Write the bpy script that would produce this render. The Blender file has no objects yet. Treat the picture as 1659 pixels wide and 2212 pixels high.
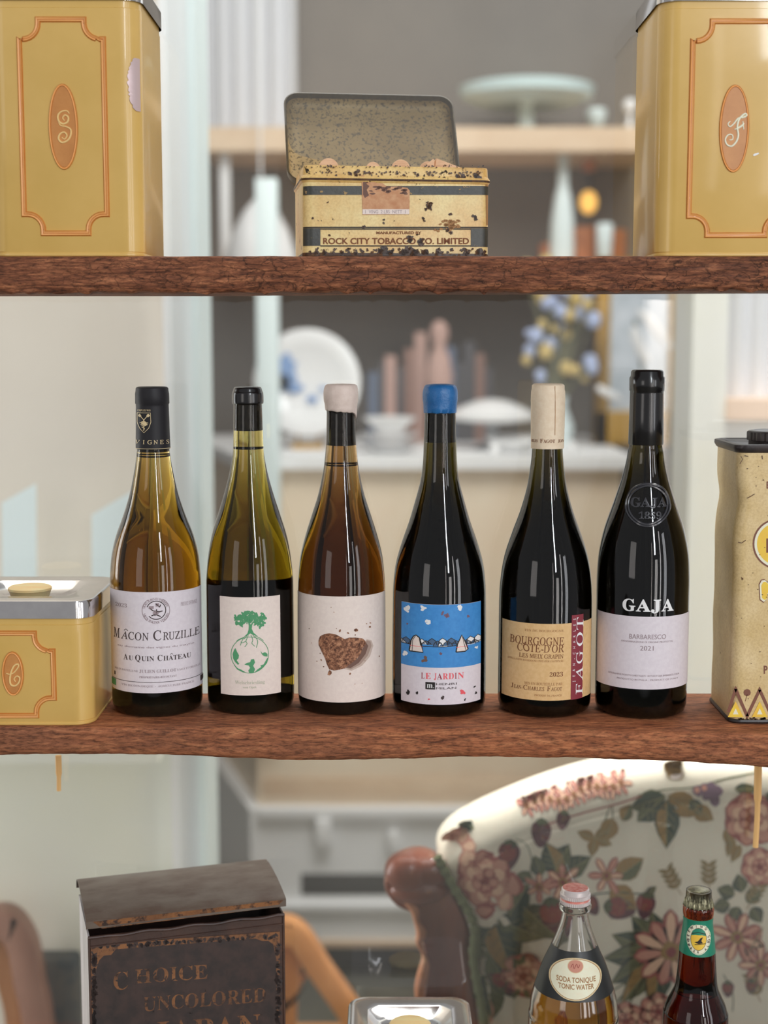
import bpy, bmesh, math, random
from math import sin, cos, pi, radians, atan2, asin, hypot
from mathutils import Vector, Matrix, noise
random.seed(7)
sc = bpy.context.scene
COL = sc.collection

# ------------------------------------------------------------------ camera
F = 3100.0; CX = 829.5; CY = 1106.0
CAMZ = 1.6
PITCH = math.atan(366.0 / F)
cam_d = bpy.data.cameras.new('camera')
cam_d.sensor_fit = 'HORIZONTAL'; cam_d.sensor_width = 36.0
cam_d.lens = F * 36.0 / 1659.0
cam_d.clip_start = 0.05; cam_d.clip_end = 60
cam_d.dof.use_dof = True; cam_d.dof.focus_distance = 1.25; cam_d.dof.aperture_fstop = 4.4
cam = bpy.data.objects.new('camera', cam_d)
cam.location = (0, 0, CAMZ); cam.rotation_euler = (pi / 2 - PITCH, 0, 0)
COL.objects.link(cam); sc.camera = cam
FW = Vector((0, cos(PITCH), -sin(PITCH))); UP = Vector((0, sin(PITCH), cos(PITCH))); CO = Vector((0, 0, CAMZ))

def ray(px, py): return FW * F + Vector((1, 0, 0)) * (px - CX) + UP * (CY - py)
def P(px, py, Y):
    d = ray(px, py); return CO + d * (Y / d.y)
def PZ(px, py, z):
    d = ray(px, py); return CO + d * ((z - CAMZ) / d.z)
def dep(p): return (p - CO).dot(FW)

# ------------------------------------------------------------------ world, lights, exposure
w = bpy.data.worlds.new('world'); sc.world = w; w.use_nodes = True
bgn = w.node_tree.nodes['Background']; bgn.inputs[0].default_value = (0.98, 0.98, 1.0, 1); bgn.inputs[1].default_value = 0.36
def area(name, loc, target, sx, sy, L, col=(1, 1, 1)):
    d = bpy.data.lights.new(name, 'AREA'); d.shape = 'RECTANGLE'; d.size = sx; d.size_y = sy
    d.energy = L * pi * sx * sy; d.color = col
    o = bpy.data.objects.new(name, d); o.location = loc
    o.rotation_euler = (Vector(target) - Vector(loc)).to_track_quat('-Z', 'Y').to_euler(); COL.objects.link(o)
# shop front windows behind and to the right of the camera (panes of one window front)
area('shopfront_window_light', (1.5, -2.4, 3.0), (0.2, 1.2, 1.6), 0.24, 1.9, 34, (0.9, 0.95, 1.0))
area('shopfront_window_light', (0.98, -2.5, 1.5), (0.1, 1.2, 1.4), 0.08, 2.2, 6.0, (1, .93, .86))
area('shopfront_window_light', (1.7, -2.3, 1.1), (0.1, 1.2, 1.4), 0.45, 1.4, 5.5, (1, .95, .92))
area('shopfront_window_light', (2.35, -1.95, 1.7), (0.1, 1.2, 1.4), 0.16, 2.6, 9.0, (1, .97, .95))
area('shopfront_window_light', (3.0, -1.4, 1.7), (0.1, 1.2, 1.4), 0.5, 2.2, 5.0, (.95, .96, 1))
area('shopfront_window_light', (-2.5, -2.3, 1.9), (0.0, 1.2, 1.4), 1.2, 1.8, 2.0, (1, .94, .9))
# rear room: added fill towards the counter, skylight just behind the glass, bright side window at the left
area('counter_fill_light', (0.3, 2.2, 3.3), (0.1, 4.0, 1.0), 3.0, 1.2, 6.0, (1, .985, .96))
area('skylight', (0.25, 1.66, 3.8), (0.25, 1.75, 1.0), 1.3, 0.45, 11, (1, .99, .97))
sd = bpy.data.lights.new('added_rim_spot', 'SPOT'); sd.energy = 420; sd.spot_size = radians(15.5); sd.spot_blend = .3; sd.shadow_soft_size = .12; sd.color = (.96, .98, 1)  # added lamp, narrow cone to whiten the armchair's top rim
so_ = bpy.data.objects.new('added_rim_spot', sd); so_.location = (.45, 3.0, 2.75); so_.rotation_euler = (Vector((.36, 1.80, 1.0)) - Vector(so_.location)).to_track_quat('-Z', 'Y').to_euler(); COL.objects.link(so_)
area('side_window_light', (-1.9, 1.72, 1.25), (0.0, 1.85, 1.15), 0.5, 1.7, 9, (.97, .98, 1))
vs = sc.view_settings; vs.view_transform = 'Standard'; vs.look = 'None'; vs.exposure = 0.0; vs.gamma = 1.0; vs.use_curve_mapping = False
sc.cycles.max_bounces = 14; sc.cycles.transmission_bounces = 10; sc.cycles.transparent_max_bounces = 10
sc.cycles.caustics_refractive = False; sc.cycles.caustics_reflective = False; sc.cycles.sample_clamp_indirect = 4

# ------------------------------------------------------------------ materials
def lin(c): c /= 255.0; return c / 12.92 if c <= .04045 else ((c + .055) / 1.055) ** 2.4
def A(r, g, b, k=0.72): return tuple(min(.92, lin(v) / k) for v in (r, g, b))
def mat(name, col, rough=.5, metal=0, coat=0, spec=.5, **kw):
    m = bpy.data.materials.new(name); m.use_nodes = True; b = m.node_tree.nodes['Principled BSDF']
    b.inputs['Base Color'].default_value = (*col[:3], 1); b.inputs['Roughness'].default_value = rough
    b.inputs['Metallic'].default_value = metal; b.inputs['Coat Weight'].default_value = coat; b.inputs['Coat Roughness'].default_value = .08
    b.inputs['Specular IOR Level'].default_value = spec
    for k, v in kw.items(): b.inputs[k.replace('_', ' ')].default_value = v
    return m
def nd(m, t, **kw):
    n = m.node_tree.nodes.new(t)
    for k, v in kw.items():
        if k in n.inputs.keys() if isinstance(k, str) else False: n.inputs[k].default_value = v
        else: setattr(n, k, v)
    return n
def lk(m, a, b): m.node_tree.links.new(a, b)
def noise_n(m, scale, detail=6, rough=.6, stretch=(1, 1, 1), dist=0):
    tc = nd(m, 'ShaderNodeTexCoord'); mp = nd(m, 'ShaderNodeMapping'); mp.inputs['Scale'].default_value = stretch
    lk(m, tc.outputs['Object'], mp.inputs[0]); n = nd(m, 'ShaderNodeTexNoise')
    n.inputs['Scale'].default_value = scale; n.inputs['Detail'].default_value = detail; n.inputs['Roughness'].default_value = rough; n.inputs['Distortion'].default_value = dist
    lk(m, mp.outputs[0], n.inputs['Vector']); return n
def ramp(m, src, stops):
    r = nd(m, 'ShaderNodeValToRGB'); lk(m, src, r.inputs[0])
    e = r.color_ramp.elements
    while len(e) < len(stops): e.new(.5)
    for el, (p, c) in zip(e, stops): el.position = p; el.color = (*c[:3], 1)
    return r
def mix(m, fac, a, b, mode='MIX'):
    n = nd(m, 'ShaderNodeMix'); n.data_type = 'RGBA'; n.blend_type = mode
    for s, v in ((n.inputs[0], fac), (n.inputs[6], a), (n.inputs[7], b)):
        if hasattr(v, 'links') or hasattr(v, 'is_linked'): lk(m, v, s)
        else: s.default_value = v if not isinstance(v, tuple) else (*v[:3], 1)
    return n.outputs[2]
def B(m): return m.node_tree.nodes['Principled BSDF']
def bump(m, src, dist, strength=1.0, chain=None):
    n = nd(m, 'ShaderNodeBump'); n.inputs['Distance'].default_value = dist; n.inputs['Strength'].default_value = strength
    lk(m, src, n.inputs['Height'])
    if chain: lk(m, chain, n.inputs['Normal'])
    return n.outputs[0]
def mottled(name, c1, c2, scale=60, lo=.35, hi=.65, rough=.5, bmp=0, stretch=(1, 1, 1), **kw):
    m = mat(name, c1, rough, **kw); n = noise_n(m, scale, stretch=stretch)
    r = ramp(m, n.outputs['Fac'], [(lo, c1), (hi, c2)]); lk(m, r.outputs[0], B(m).inputs['Base Color'])
    if bmp: lk(m, bump(m, n.outputs['Fac'], bmp), B(m).inputs['Normal'])
    return m

def shelf_wood(name, cols, crack):
    m = mat(name, cols[0], .62, spec=.35)
    g = noise_n(m, 26, 9, .72, (1, 4, 8), .8); big = noise_n(m, 5, 3, .5, (1, 2, 2)); fine = noise_n(m, 520, 4, .7, (.22, 1, 1))
    r = ramp(m, g.outputs['Fac'], [(.28, cols[0]), (.5, cols[1]), (.72, cols[2])])
    c = mix(m, ramp(m, big.outputs['Fac'], [(.35, (.55, .55, .55)), (.6, (1, 1, 1))]).outputs[0], cols[3], r.outputs[0])
    f2 = ramp(m, fine.outputs['Fac'], [(.34, (.34, .34, .34)), (.56, (1.15, 1.15, 1.15))])
    c = mix(m, .9, c, f2.outputs[0], 'MULTIPLY')
    n = None
    if crack:
        tc = nd(m, 'ShaderNodeTexCoord'); mp = nd(m, 'ShaderNodeMapping'); mp.inputs['Scale'].default_value = (.75, 1, 2.3)
        wv = noise_n(m, 60, 4, .6); ad = nd(m, 'ShaderNodeVectorMath'); ad.operation = 'MULTIPLY_ADD'
        lk(m, wv.outputs['Color'], ad.inputs[0]); ad.inputs[1].default_value = (.02, .02, .02)
        lk(m, tc.outputs['Object'], ad.inputs[2]); lk(m, ad.outputs[0], mp.inputs[0])
        v = nd(m, 'ShaderNodeTexVoronoi'); v.feature = 'DISTANCE_TO_EDGE'; v.inputs['Scale'].default_value = 75; lk(m, mp.outputs[0], v.inputs['Vector'])
        vr = ramp(m, v.outputs['Distance'], [(0, (.3, .3, .3)), (.06, (1, 1, 1))])
        msk = noise_n(m, 12, 3); mr = ramp(m, msk.outputs['Fac'], [(.42, (0, 0, 0)), (.6, (1, 1, 1))])
        c = mix(m, mr.outputs[0], c, mix(m, 1.0, c, vr.outputs[0], 'MULTIPLY'))
        n = bump(m, vr.outputs[0], .0006, .5)
    lk(m, c, B(m).inputs['Base Color'])
    n = bump(m, g.outputs['Fac'], .0018, .8, n); n = bump(m, fine.outputs['Fac'], .0005, .6, n)
    lk(m, n, B(m).inputs['Normal']); return m
M = {}
M['wood_up'] = shelf_wood('dark_reddish_wood', [A(52, 28, 20), A(120, 72, 48), A(184, 122, 84), A(60, 38, 32)], True)
M['wood_lo'] = shelf_wood('brown_shelf_wood', [A(84, 46, 30), A(150, 90, 58), A(192, 128, 86), A(112, 78, 60)], False)
def liquid(name, sig, ior=1.36, tint=(1, 1, 1), rough=0.0):
    m = bpy.data.materials.new(name); m.use_nodes = True; nt = m.node_tree; b = B(m)
    b.inputs['Base Color'].default_value = (*tint, 1); b.inputs['Transmission Weight'].default_value = 1; b.inputs['Roughness'].default_value = rough; b.inputs['IOR'].default_value = ior
    d = max(max(sig), .001)
    if max(sig) > 0:
        va = nd(m, 'ShaderNodeVolumeAbsorption'); va.inputs['Density'].default_value = d
        va.inputs['Color'].default_value = (1 - sig[0] / d, 1 - sig[1] / d, 1 - sig[2] / d, 1)
        lk(m, va.outputs[0], nt.nodes['Material Output'].inputs['Volume'])
    return m
M['amber_wine'] = liquid('golden_wine_in_glass', (21, 33, 76), 1.42)
M['olive_wine'] = liquid('olive_gold_wine_in_glass', (29, 36, 82), 1.42)
M['brown_wine'] = liquid('brown_gold_wine_in_glass', (34, 52, 86), 1.42)
M['red_wine'] = liquid('black_red_wine_in_glass', (110, 120, 200), 1.5)
M['beer'] = liquid('dark_brown_beer_glass', (45, 120, 210), 1.45)
M['clear'] = liquid('clear_glass', (0, 0, 0), 1.45)
M['tonic'] = liquid('amber_tonic', (3, 12, 42), 1.33)
M['mustard'] = mottled('mustard_enamel', A(189, 154, 82), A(199, 164, 94), 9, rough=.33, bmp=.0003, coat=.35)
M['mustard_trim'] = mottled('orange_brown_enamel', A(172, 104, 44), A(184, 118, 56), 40, rough=.35, coat=.3)
M['medallion'] = mottled('tan_brown_enamel', A(170, 112, 56), A(182, 124, 66), 50, rough=.4, coat=.3)
M['trim_mid'] = mat('light_orange_enamel', A(206, 148, 86), .35)
M['trimlight'] = mat('pale_tan_enamel', A(224, 180, 120), .3)
M['chrome'] = mottled('chrome', (.72, .70, .69), (.62, .6, .6), 30, rough=.12, metal=1.0)
M['steel_grey'] = mottled('brushed_grey_metal', (.45, .46, .47), (.36, .37, .38), 60, rough=.3, metal=1.0)
M['knobwood'] = mottled('pale_wood', A(214, 178, 122), A(226, 196, 145), 30, rough=.45, stretch=(1, 4, 4))
M['cream'] = mat('cream_print', A(226, 214, 190), .6)
M['paper_lilac'] = mottled('lilac_white_paper', A(198, 190, 196), A(204, 197, 202), 300, rough=.75)
M['paper_warm'] = mottled('warm_white_paper', A(206, 192, 184), A(212, 199, 190), 300, rough=.75)
M['paper_tan'] = mottled('tan_kraft_paper', A(204, 170, 122), A(196, 160, 110), 300, rough=.75)
M['ink'] = mat('dark_ink', A(62, 50, 50), .7)
M['ink_soft'] = mat('grey_ink', A(140, 124, 128), .7)
M['ink_brown'] = mat('brown_ink', A(110, 66, 38), .7)
M['ink_brown_soft'] = mat('soft_brown_ink', A(150, 110, 70), .7)
M['black_print'] = mat('black_print', A(30, 26, 26), .6)
M['white_print'] = mat('white_print', A(232, 222, 222), .6)
M['gold_print'] = mat('gold_print', A(200, 180, 140), .45)
M['green_print'] = mat('green_print', A(74, 138, 96), .7)
M['green_pale'] = mat('pale_green_print', A(168, 170, 152), .7)
M['maroon'] = mat('maroon_print', A(122, 44, 54), .6)
M['blue_print'] = mottled('blue_print', A(52, 120, 182), A(60, 130, 190), 200, rough=.6)
M['slate_print'] = mat('slate_blue_print', A(66, 92, 122), .7)
M['red_print'] = mat('red_print', A(214, 84, 92), .7)
M['red_dark_print'] = mat('dark_red_print', A(142, 54, 66), .7)
M['sticker_tan'] = mottled('worn_tan_sticker', A(172, 122, 88), A(188, 146, 112), 160, rough=.8)
M['capsule_dark'] = mat('matt_black_capsule', A(30, 29, 32), .5, spec=.3)
M['capsule_black'] = mat('gloss_black_capsule', A(16, 15, 16), .22, coat=.3)
M['wax_white'] = mottled('pinkish_white_wax', A(196, 178, 168), A(206, 190, 180), 120, rough=.5, bmp=.0006, **{'Subsurface_Weight': .0})
M['wax_blue'] = mottled('blue_wax', A(26, 84, 138), A(36, 98, 152), 90, rough=.35, bmp=.0012)
M['capsule_cream'] = mottled('cream_paper_capsule', A(206, 186, 160), A(214, 196, 172), 200, rough=.6, bmp=.0003)
M['seal_glass'] = mat('black_seal_glass', A(46, 46, 50), .2, coat=.5)
M['cork'] = mottled('dark_wet_cork', (.03, .02, .014), (.012, .008, .008), 200, rough=.7)
def clod():
    m = mat('crumbly_soil_print', (.2, .1, .05), .8); n = noise_n(m, 330, 6, .8)
    r = ramp(m, n.outputs['Fac'], [(.38, A(56, 32, 24)), (.5, A(122, 80, 58)), (.6, A(170, 124, 94))]); lk(m, r.outputs[0], B(m).inputs['Base Color']); return m
M['clod'] = clod()
M['print_shade'] = mat('printed_soft_brown', A(150, 128, 116), .8)
M['print_shade2'] = mat('printed_deep_brown', A(104, 78, 68), .8)
def rusty(name, base, base2, lo=.60, hi=.64, scale=70, rust=(.035, .02, .012), metal=0.0, rough=.4):
    m = mat(name, base, rough, metal); n1 = noise_n(m, 22, 5); n2 = noise_n(m, scale, 5, .65); n3 = noise_n(m, 500, 2)
    c = ramp(m, n1.outputs['Fac'], [(.35, base), (.65, base2)]).outputs[0]
    c = mix(m, .35, c, ramp(m, n3.outputs['Fac'], [(.3, (.6, .5, .4)), (.6, (1, 1, 1))]).outputs[0], 'MULTIPLY')
    k = ramp(m, n2.outputs['Fac'], [(lo, (0, 0, 0)), (hi, (1, 1, 1))])
    lk(m, mix(m, k.outputs[0], c, rust), B(m).inputs['Base Color'])
    rr = ramp(m, n2.outputs['Fac'], [(lo, (rough,) * 3), (hi, (.8,) * 3)]); lk(m, rr.outputs[0], B(m).inputs['Roughness'])
    lk(m, bump(m, n2.outputs['Fac'], .0004, .6), B(m).inputs['Normal']); return m
M['tin_gold'] = rusty('worn_cream_gold_tin', A(224, 194, 138), A(200, 164, 104), .645, .66, 85)
M['tin_gold_rust'] = rusty('rusted_gold_tin', A(216, 182, 118), A(190, 148, 86), .60, .64, 120)
M['tin_band'] = rusty('worn_black_band', A(46, 48, 46), A(58, 58, 52), .64, .66, 160, A(150, 124, 84))
M['tin_rust'] = rusty('dark_rust', A(72, 46, 28), A(46, 30, 18), .5, .6, 200, A(92, 64, 42))
def speckle():
    m = mat('speckled_olive_metal', A(128, 118, 92), .45, .1); n = noise_n(m, 330, 3, .6); n2 = noise_n(m, 14, 3); n3 = noise_n(m, 90, 6, .7)
    c = ramp(m, n2.outputs['Fac'], [(.35, A(132, 110, 74, .62)), (.65, A(162, 138, 96, .62))]).outputs[0]
    c = mix(m, ramp(m, n.outputs['Fac'], [(.54, (0, 0, 0)), (.60, (.8, .8, .8))]).outputs[0], c, A(70, 60, 44))
    c = mix(m, ramp(m, n3.outputs['Fac'], [(.60, (0, 0, 0)), (.68, (1, 1, 1))]).outputs[0], c, A(86, 74, 54))
    lk(m, c, B(m).inputs['Base Color']); return m
M['olive'] = speckle()
M['olive_dark'] = mottled('dark_olive_rim', A(62, 54, 40), A(84, 72, 50), 200, rough=.45)
M['sticks'] = mottled('pinkish_pale_wood', A(190, 152, 120), A(210, 178, 146), 60, rough=.7, stretch=(1, 1, 6))
def box_metal():
    m = mat('dark_brown_japanned_tin', (.02, .012, .01), .5); n = noise_n(m, 16, 6, .65); n2 = noise_n(m, 160, 5, .7); n3 = noise_n(m, 30, 5, .6, (1, 1, 2))
    c = ramp(m, n.outputs['Fac'], [(.32, A(48, 34, 30)), (.55, A(66, 46, 38)), (.7, A(88, 60, 44))]).outputs[0]
    c = mix(m, ramp(m, n2.outputs['Fac'], [(.58, (0, 0, 0)), (.7, (.7, .7, .7))]).outputs[0], c, A(38, 28, 26))
    lk(m, c, B(m).inputs['Base Color']); lk(m, bump(m, n2.outputs['Fac'], .0003), B(m).inputs['Normal']); return m
M['box'] = box_metal()
M['box_lid'] = mottled('worn_olive_brown_tin', A(104, 94, 84), A(84, 68, 58), 26, rough=.42, bmp=.0003, stretch=(1, 2, 1))
M['box_panel'] = mottled('worn_black_paint', A(44, 36, 34), A(58, 44, 40), 60, .4, .6, rough=.55)
M['box_gold'] = rusty('worn_copper_gilding', A(132, 88, 54), A(96, 64, 44), .50, .62, 110, A(52, 38, 32))
M['box_side'] = mottled('side_lit_scratched_tin', A(200, 196, 200), A(168, 164, 166), 80, rough=.35, metal=.3, stretch=(1, 1, .1))  # pale tone stands for the strong light on this side
M['tan_tin'] = rusty('cream_brown_tin', A(206, 184, 140), A(190, 164, 112), .68, .70, 60, A(88, 60, 36), rough=.35)
M['black_metal'] = mottled('black_painted_metal', A(38, 34, 34), A(56, 48, 46), 80, rough=.35)
M['brown_print'] = mat('brown_print', A(112, 70, 54), .6)
M['yellow_print'] = mottled('yellow_print', A(226, 184, 60), A(216, 170, 60), 100, rough=.5)
M['label_black'] = mat('black_green_label', A(36, 38, 38), .4)
M['label_green'] = mottled('green_foil_label', A(28, 112, 88), A(34, 122, 96), 90, rough=.35)
M['cap_white'] = mat('silvery_white_cap', A(206, 196, 194), .3, .35)
M['cap_red'] = mottled('red_cap_print', A(186, 96, 84), A(206, 150, 140), 240, rough=.4)
M['cap_olive'] = mottled('silver_olive_crown_cap', A(150, 146, 118), A(76, 74, 56), 120, rough=.25, metal=.6)
M['cream_label'] = mottled('cream_oval_paper', A(222, 206, 180), A(228, 212, 188), 200, rough=.6)
M['orange_streak'] = mat('orange_mirrored_streak', A(240, 170, 110), .6)  # colour of the added streaks that imitate mirrored light
M['dull_silver'] = mat('torn_silver_foil', A(190, 170, 170), .35, .4)
# fabrics / room
M['fabric'] = mottled('beige_linen', A(196, 182, 164, .6), A(206, 193, 175, .6), 500, rough=.9)
M['leaf_dark'] = mat('dark_green_print', A(50, 62, 48), .9)
M['leaf_mid'] = mat('sage_green_print', A(86, 90, 60), .9)
M['leaf_gold'] = mat('golden_olive_print', A(140, 110, 62), .9)
M['leaf_vein'] = mat('pale_green_vein_print', A(140, 134, 96), .9)
M['rose_pink'] = mat('dusty_pink_print', A(186, 132, 114), .9)
M['rose_light'] = mat('peach_print', A(212, 172, 144), .9)
M['rose_deep'] = mat('deep_rose_print', A(146, 78, 72), .9)
M['berry'] = mat('berry_red_print', A(118, 48, 46), .9)
M['berry_dark'] = mat('dark_berry_print', A(76, 36, 44), .9)
M['plum'] = mat('plum_print', A(112, 88, 104), .9)
M['mahogany'] = mottled('mahogany', A(96, 44, 28), A(126, 64, 42), 18, rough=.3, stretch=(1, 1, .3), coat=.3)
M['mahogany_light'] = mottled('carved_walnut_edge', A(184, 118, 82), A(204, 142, 104), 30, rough=.4)
M['beige_wall'] = mottled('warm_beige_paint', A(192, 184, 172, .74), A(196, 188, 177, .74), 3, rough=.8)
M['greige'] = mottled('greige_paint', A(204, 197, 186, .6), A(208, 202, 192, .6), 3, rough=.8)
M['green_wall'] = mottled('grey_green_paint', A(192, 192, 180, .55), A(188, 188, 174, .55), 3, rough=.8)
M['white_paint'] = mottled('white_paint', A(206, 205, 202, .52), A(200, 201, 198, .52), 3, rough=.6)
M['cool_white'] = mat('cool_white_paint', A(200, 212, 218), .5)
M['grey_wall'] = mottled('grey_brown_wall', A(124, 117, 109, .9), A(114, 108, 102, .9), 2, rough=.9)
M['curtain'] = mat('white_curtain', A(196, 197, 200), .9)
M['tan_panel'] = mottled('tan_wood_panel', A(198, 183, 163, .6), A(192, 174, 152, .6), 5, rough=.5)
M['tan_board'] = mottled('tan_board', A(190, 164, 136), A(200, 178, 152), 5, rough=.5)
M['lav_paint'] = mat('pale_grey_lilac_paint', A(196, 190, 186, .5), .5)
M['dark_recess'] = mat('dark_recess', A(70, 68, 66), .8)
M['floor'] = mottled('dark_stone_floor', A(96, 94, 82), A(84, 82, 74), 4, rough=.5)
M['peach'] = mat('peach_painted_rail', A(222, 188, 168), .6)
M['orange_wood'] = mottled('orange_pine', A(206, 146, 92), A(186, 122, 70), 14, rough=.4, stretch=(1, 1, .3))
M['brown_wood'] = mottled('reddish_brown_wood', A(150, 110, 92), A(128, 88, 72), 14, rough=.45, stretch=(1, 1, .3))
M['navy'] = mottled('dark_blue_grey_cloth', A(62, 70, 76), A(92, 88, 84), 30, rough=.9)
M['porcelain'] = mat('white_porcelain', A(222, 226, 224), .12)
M['blue_glaze'] = mat('blue_glaze', A(118, 144, 184), .2)
M['aqua_glass'] = mat('aqua_milk_glass', A(172, 230, 230, .55), .15)
M['aqua_pale'] = mat('pale_aqua_glass', A(200, 226, 226), .15)
M['book_blue'] = mat('blue_grey_cloth_cover', A(88, 98, 116), .8)
M['book_brown'] = mat('brown_cloth_cover', A(128, 100, 90), .8)
M['book_dark'] = mat('charcoal_cloth_cover', A(74, 72, 74), .8)
M['book_pink'] = mat('dusty_pink_cover', A(166, 136, 126), .8)
M['pages'] = mat('book_pages', A(214, 204, 186), .9)
M['ochre'] = mat('ochre_gilt_frame', A(168, 132, 66), .5)
M['picture'] = mottled('pale_blue_grey_picture', A(190, 196, 204), A(160, 170, 178), 12, rough=.7)
M['copper'] = mottled('copper', A(188, 122, 82), A(160, 100, 66), 30, rough=.3, metal=.5)
M['blossom_y'] = mat('dried_yellow_flower', A(190, 168, 112), .9)
M['blossom_b'] = mat('dried_blue_flower', A(164, 176, 206), .9)
M['stem'] = mat('grey_green_stem', A(108, 108, 88), .9)
def glass_pane():
    m = bpy.data.materials.new('window_glass'); m.use_nodes = True; nt = m.node_tree; nt.nodes.remove(B(m))
    f = nd(m, 'ShaderNodeFresnel'); f.inputs['IOR'].default_value = 1.9; t = nd(m, 'ShaderNodeBsdfTransparent'); t.inputs[0].default_value = (.97, .985, .97, 1)
    g = nd(m, 'ShaderNodeBsdfGlossy'); g.inputs['Roughness'].default_value = 0.0; x = nd(m, 'ShaderNodeMixShader')
    lk(m, f.outputs[0], x.inputs[0]); lk(m, t.outputs[0], x.inputs[1]); lk(m, g.outputs[0], x.inputs[2]); df = nd(m, 'ShaderNodeBsdfDiffuse'); df.inputs[0].default_value = (.8, .8, .76, 1); x2 = nd(m, 'ShaderNodeMixShader'); x2.inputs[0].default_value = .065; lk(m, x.outputs[0], x2.inputs[1]); lk(m, df.outputs[0], x2.inputs[2]); lk(m, x2.outputs[0], nt.nodes['Material Output'].inputs[0]); return m  # white diffuse mixed in to imitate the haze of reflections
M['pane'] = glass_pane()
def emis(name, col, s):
    m = mat(name, col, .5); B(m).inputs['Emission Color'].default_value = (*col, 1); B(m).inputs['Emission Strength'].default_value = s; return m
M['bulb'] = emis('glowing_amber_bulb', (1.0, .55, .12), 1.0)

# ------------------------------------------------------------------ mesh building
class MB:
    def __init__(s): s.v = []; s.f = []; s.m = []
    def add(s, verts, faces, mi=0):
        o = len(s.v); s.v += [tuple(v) for v in verts]; s.f += [tuple(i + o for i in f) for f in faces]; s.m += [mi] * len(faces); return s
    def box(s, x0, x1, y0, y1, z0, z1, mi=0):
        return s.add([(x0, y0, z0), (x1, y0, z0), (x1, y1, z0), (x0, y1, z0), (x0, y0, z1), (x1, y0, z1), (x1, y1, z1), (x0, y1, z1)],
                     [(0, 3, 2, 1), (4, 5, 6, 7), (0, 1, 5, 4), (1, 2, 6, 5), (2, 3, 7, 6), (3, 0, 4, 7)], mi)
    def loft(s, rings, mi=0, cap0=True, cap1=True, closed=True):
        n = len(rings[0]); v = [p for r in rings for p in r]; f = []
        for k in range(len(rings) - 1):
            for i in range(n if closed else n - 1):
                j = (i + 1) % n; f.append((k * n + i, k * n + j, (k + 1) * n + j, (k + 1) * n + i))
        if cap0: f.append(tuple(range(n - 1, -1, -1)))
        if cap1: f.append(tuple((len(rings) - 1) * n + i for i in range(n)))
        return s.add(v, f, mi)
    def lathe(s, prof, n=64, mi=0, c=(0, 0), cap0=True, cap1=True):
        return s.loft([[(c[0] + r * cos(2 * pi * i / n), c[1] + r * sin(2 * pi * i / n), z) for i in range(n)] for z, r in prof], mi, cap0, cap1)
    def tube(s, pts, rad, n=8, mi=0, cap=True):
        pts = [Vector(p) for p in pts]; rings = []
        rad = rad if isinstance(rad, (list, tuple)) else [rad] * len(pts)
        for i, p in enumerate(pts):
            t = (pts[min(i + 1, len(pts) - 1)] - pts[max(i - 1, 0)]).normalized()
            a = t.cross(Vector((0, 1, 0)));
            if a.length < .1: a = t.cross(Vector((1, 0, 0)))
            a.normalize(); b = t.cross(a)
            rings.append([p + (a * cos(2 * pi * k / n) + b * sin(2 * pi * k / n)) * rad[i] for k in range(n)])
        return s.loft(rings, mi, cap, cap)
    def ball(s, c, rx, ry, rz, n=16, k=8, mi=0):
        return s.loft([[(c[0] + rx * sin(pi * j / k) * cos(2 * pi * i / n), c[1] + ry * sin(pi * j / k) * sin(2 * pi * i / n), c[2] - rz * cos(pi * j / k)) for i in range(n)] for j in range(1, k)], mi)
    def prism(s, poly, y0, y1, mi=0):     # poly of (x,z)
        n = len(poly); s.add([(x, y0, z) for x, z in poly] + [(x, y1, z) for x, z in poly],
                             [tuple(range(n)), tuple(range(2 * n - 1, n - 1, -1))] + [(i, i + n, (i + 1) % n + n, (i + 1) % n) for i in range(n)], mi); return s
    def obj(s, name, mats, parent=None, origin=None, smooth=True, angle=35, bevel=0):
        me = bpy.data.meshes.new(name); o0 = Vector(origin) if origin is not None else Vector()
        me.from_pydata([tuple(Vector(v) - o0) for v in s.v], [], s.f)
        for m in (mats if isinstance(mats, (list, tuple)) else [mats]): me.materials.append(m)
        me.polygons.foreach_set('material_index', s.m)
        bm = bmesh.new(); bm.from_mesh(me); bmesh.ops.remove_doubles(bm, verts=bm.verts, dist=1e-7); bmesh.ops.recalc_face_normals(bm, faces=bm.faces)
        if bevel: bmesh.ops.bevel(bm, geom=[e for e in bm.edges if len(e.link_faces) == 2 and e.calc_face_angle(0) > .6], offset=bevel, segments=2, profile=.5, affect='EDGES')
        bm.to_mesh(me); bm.free()
        if smooth:
            me.shade_smooth(); me.set_sharp_from_angle(angle=radians(angle))
        o = bpy.data.objects.new(name, me); COL.objects.link(o)
        if parent is not None: o.parent = parent
        elif origin is not None: o.location = origin
        return o
def tag(o, label=None, cat=None, group=None, kind=None):
    if label: o['label'] = label
    if cat: o['category'] = cat
    if group: o['group'] = group
    if kind: o['kind'] = kind
    return o
def thing(name, loc, label, cat, group=None, rz=0):
    o = bpy.data.objects.new(name, None); o.empty_display_size = .02; COL.objects.link(o); o.location = loc; o.rotation_euler = (0, 0, rz); return tag(o, label, cat, group)
def struct(name, mb, m, label=None, **kw):
    o = mb.obj(name, m, **kw); return tag(o, label, None, None, 'structure')

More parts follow.
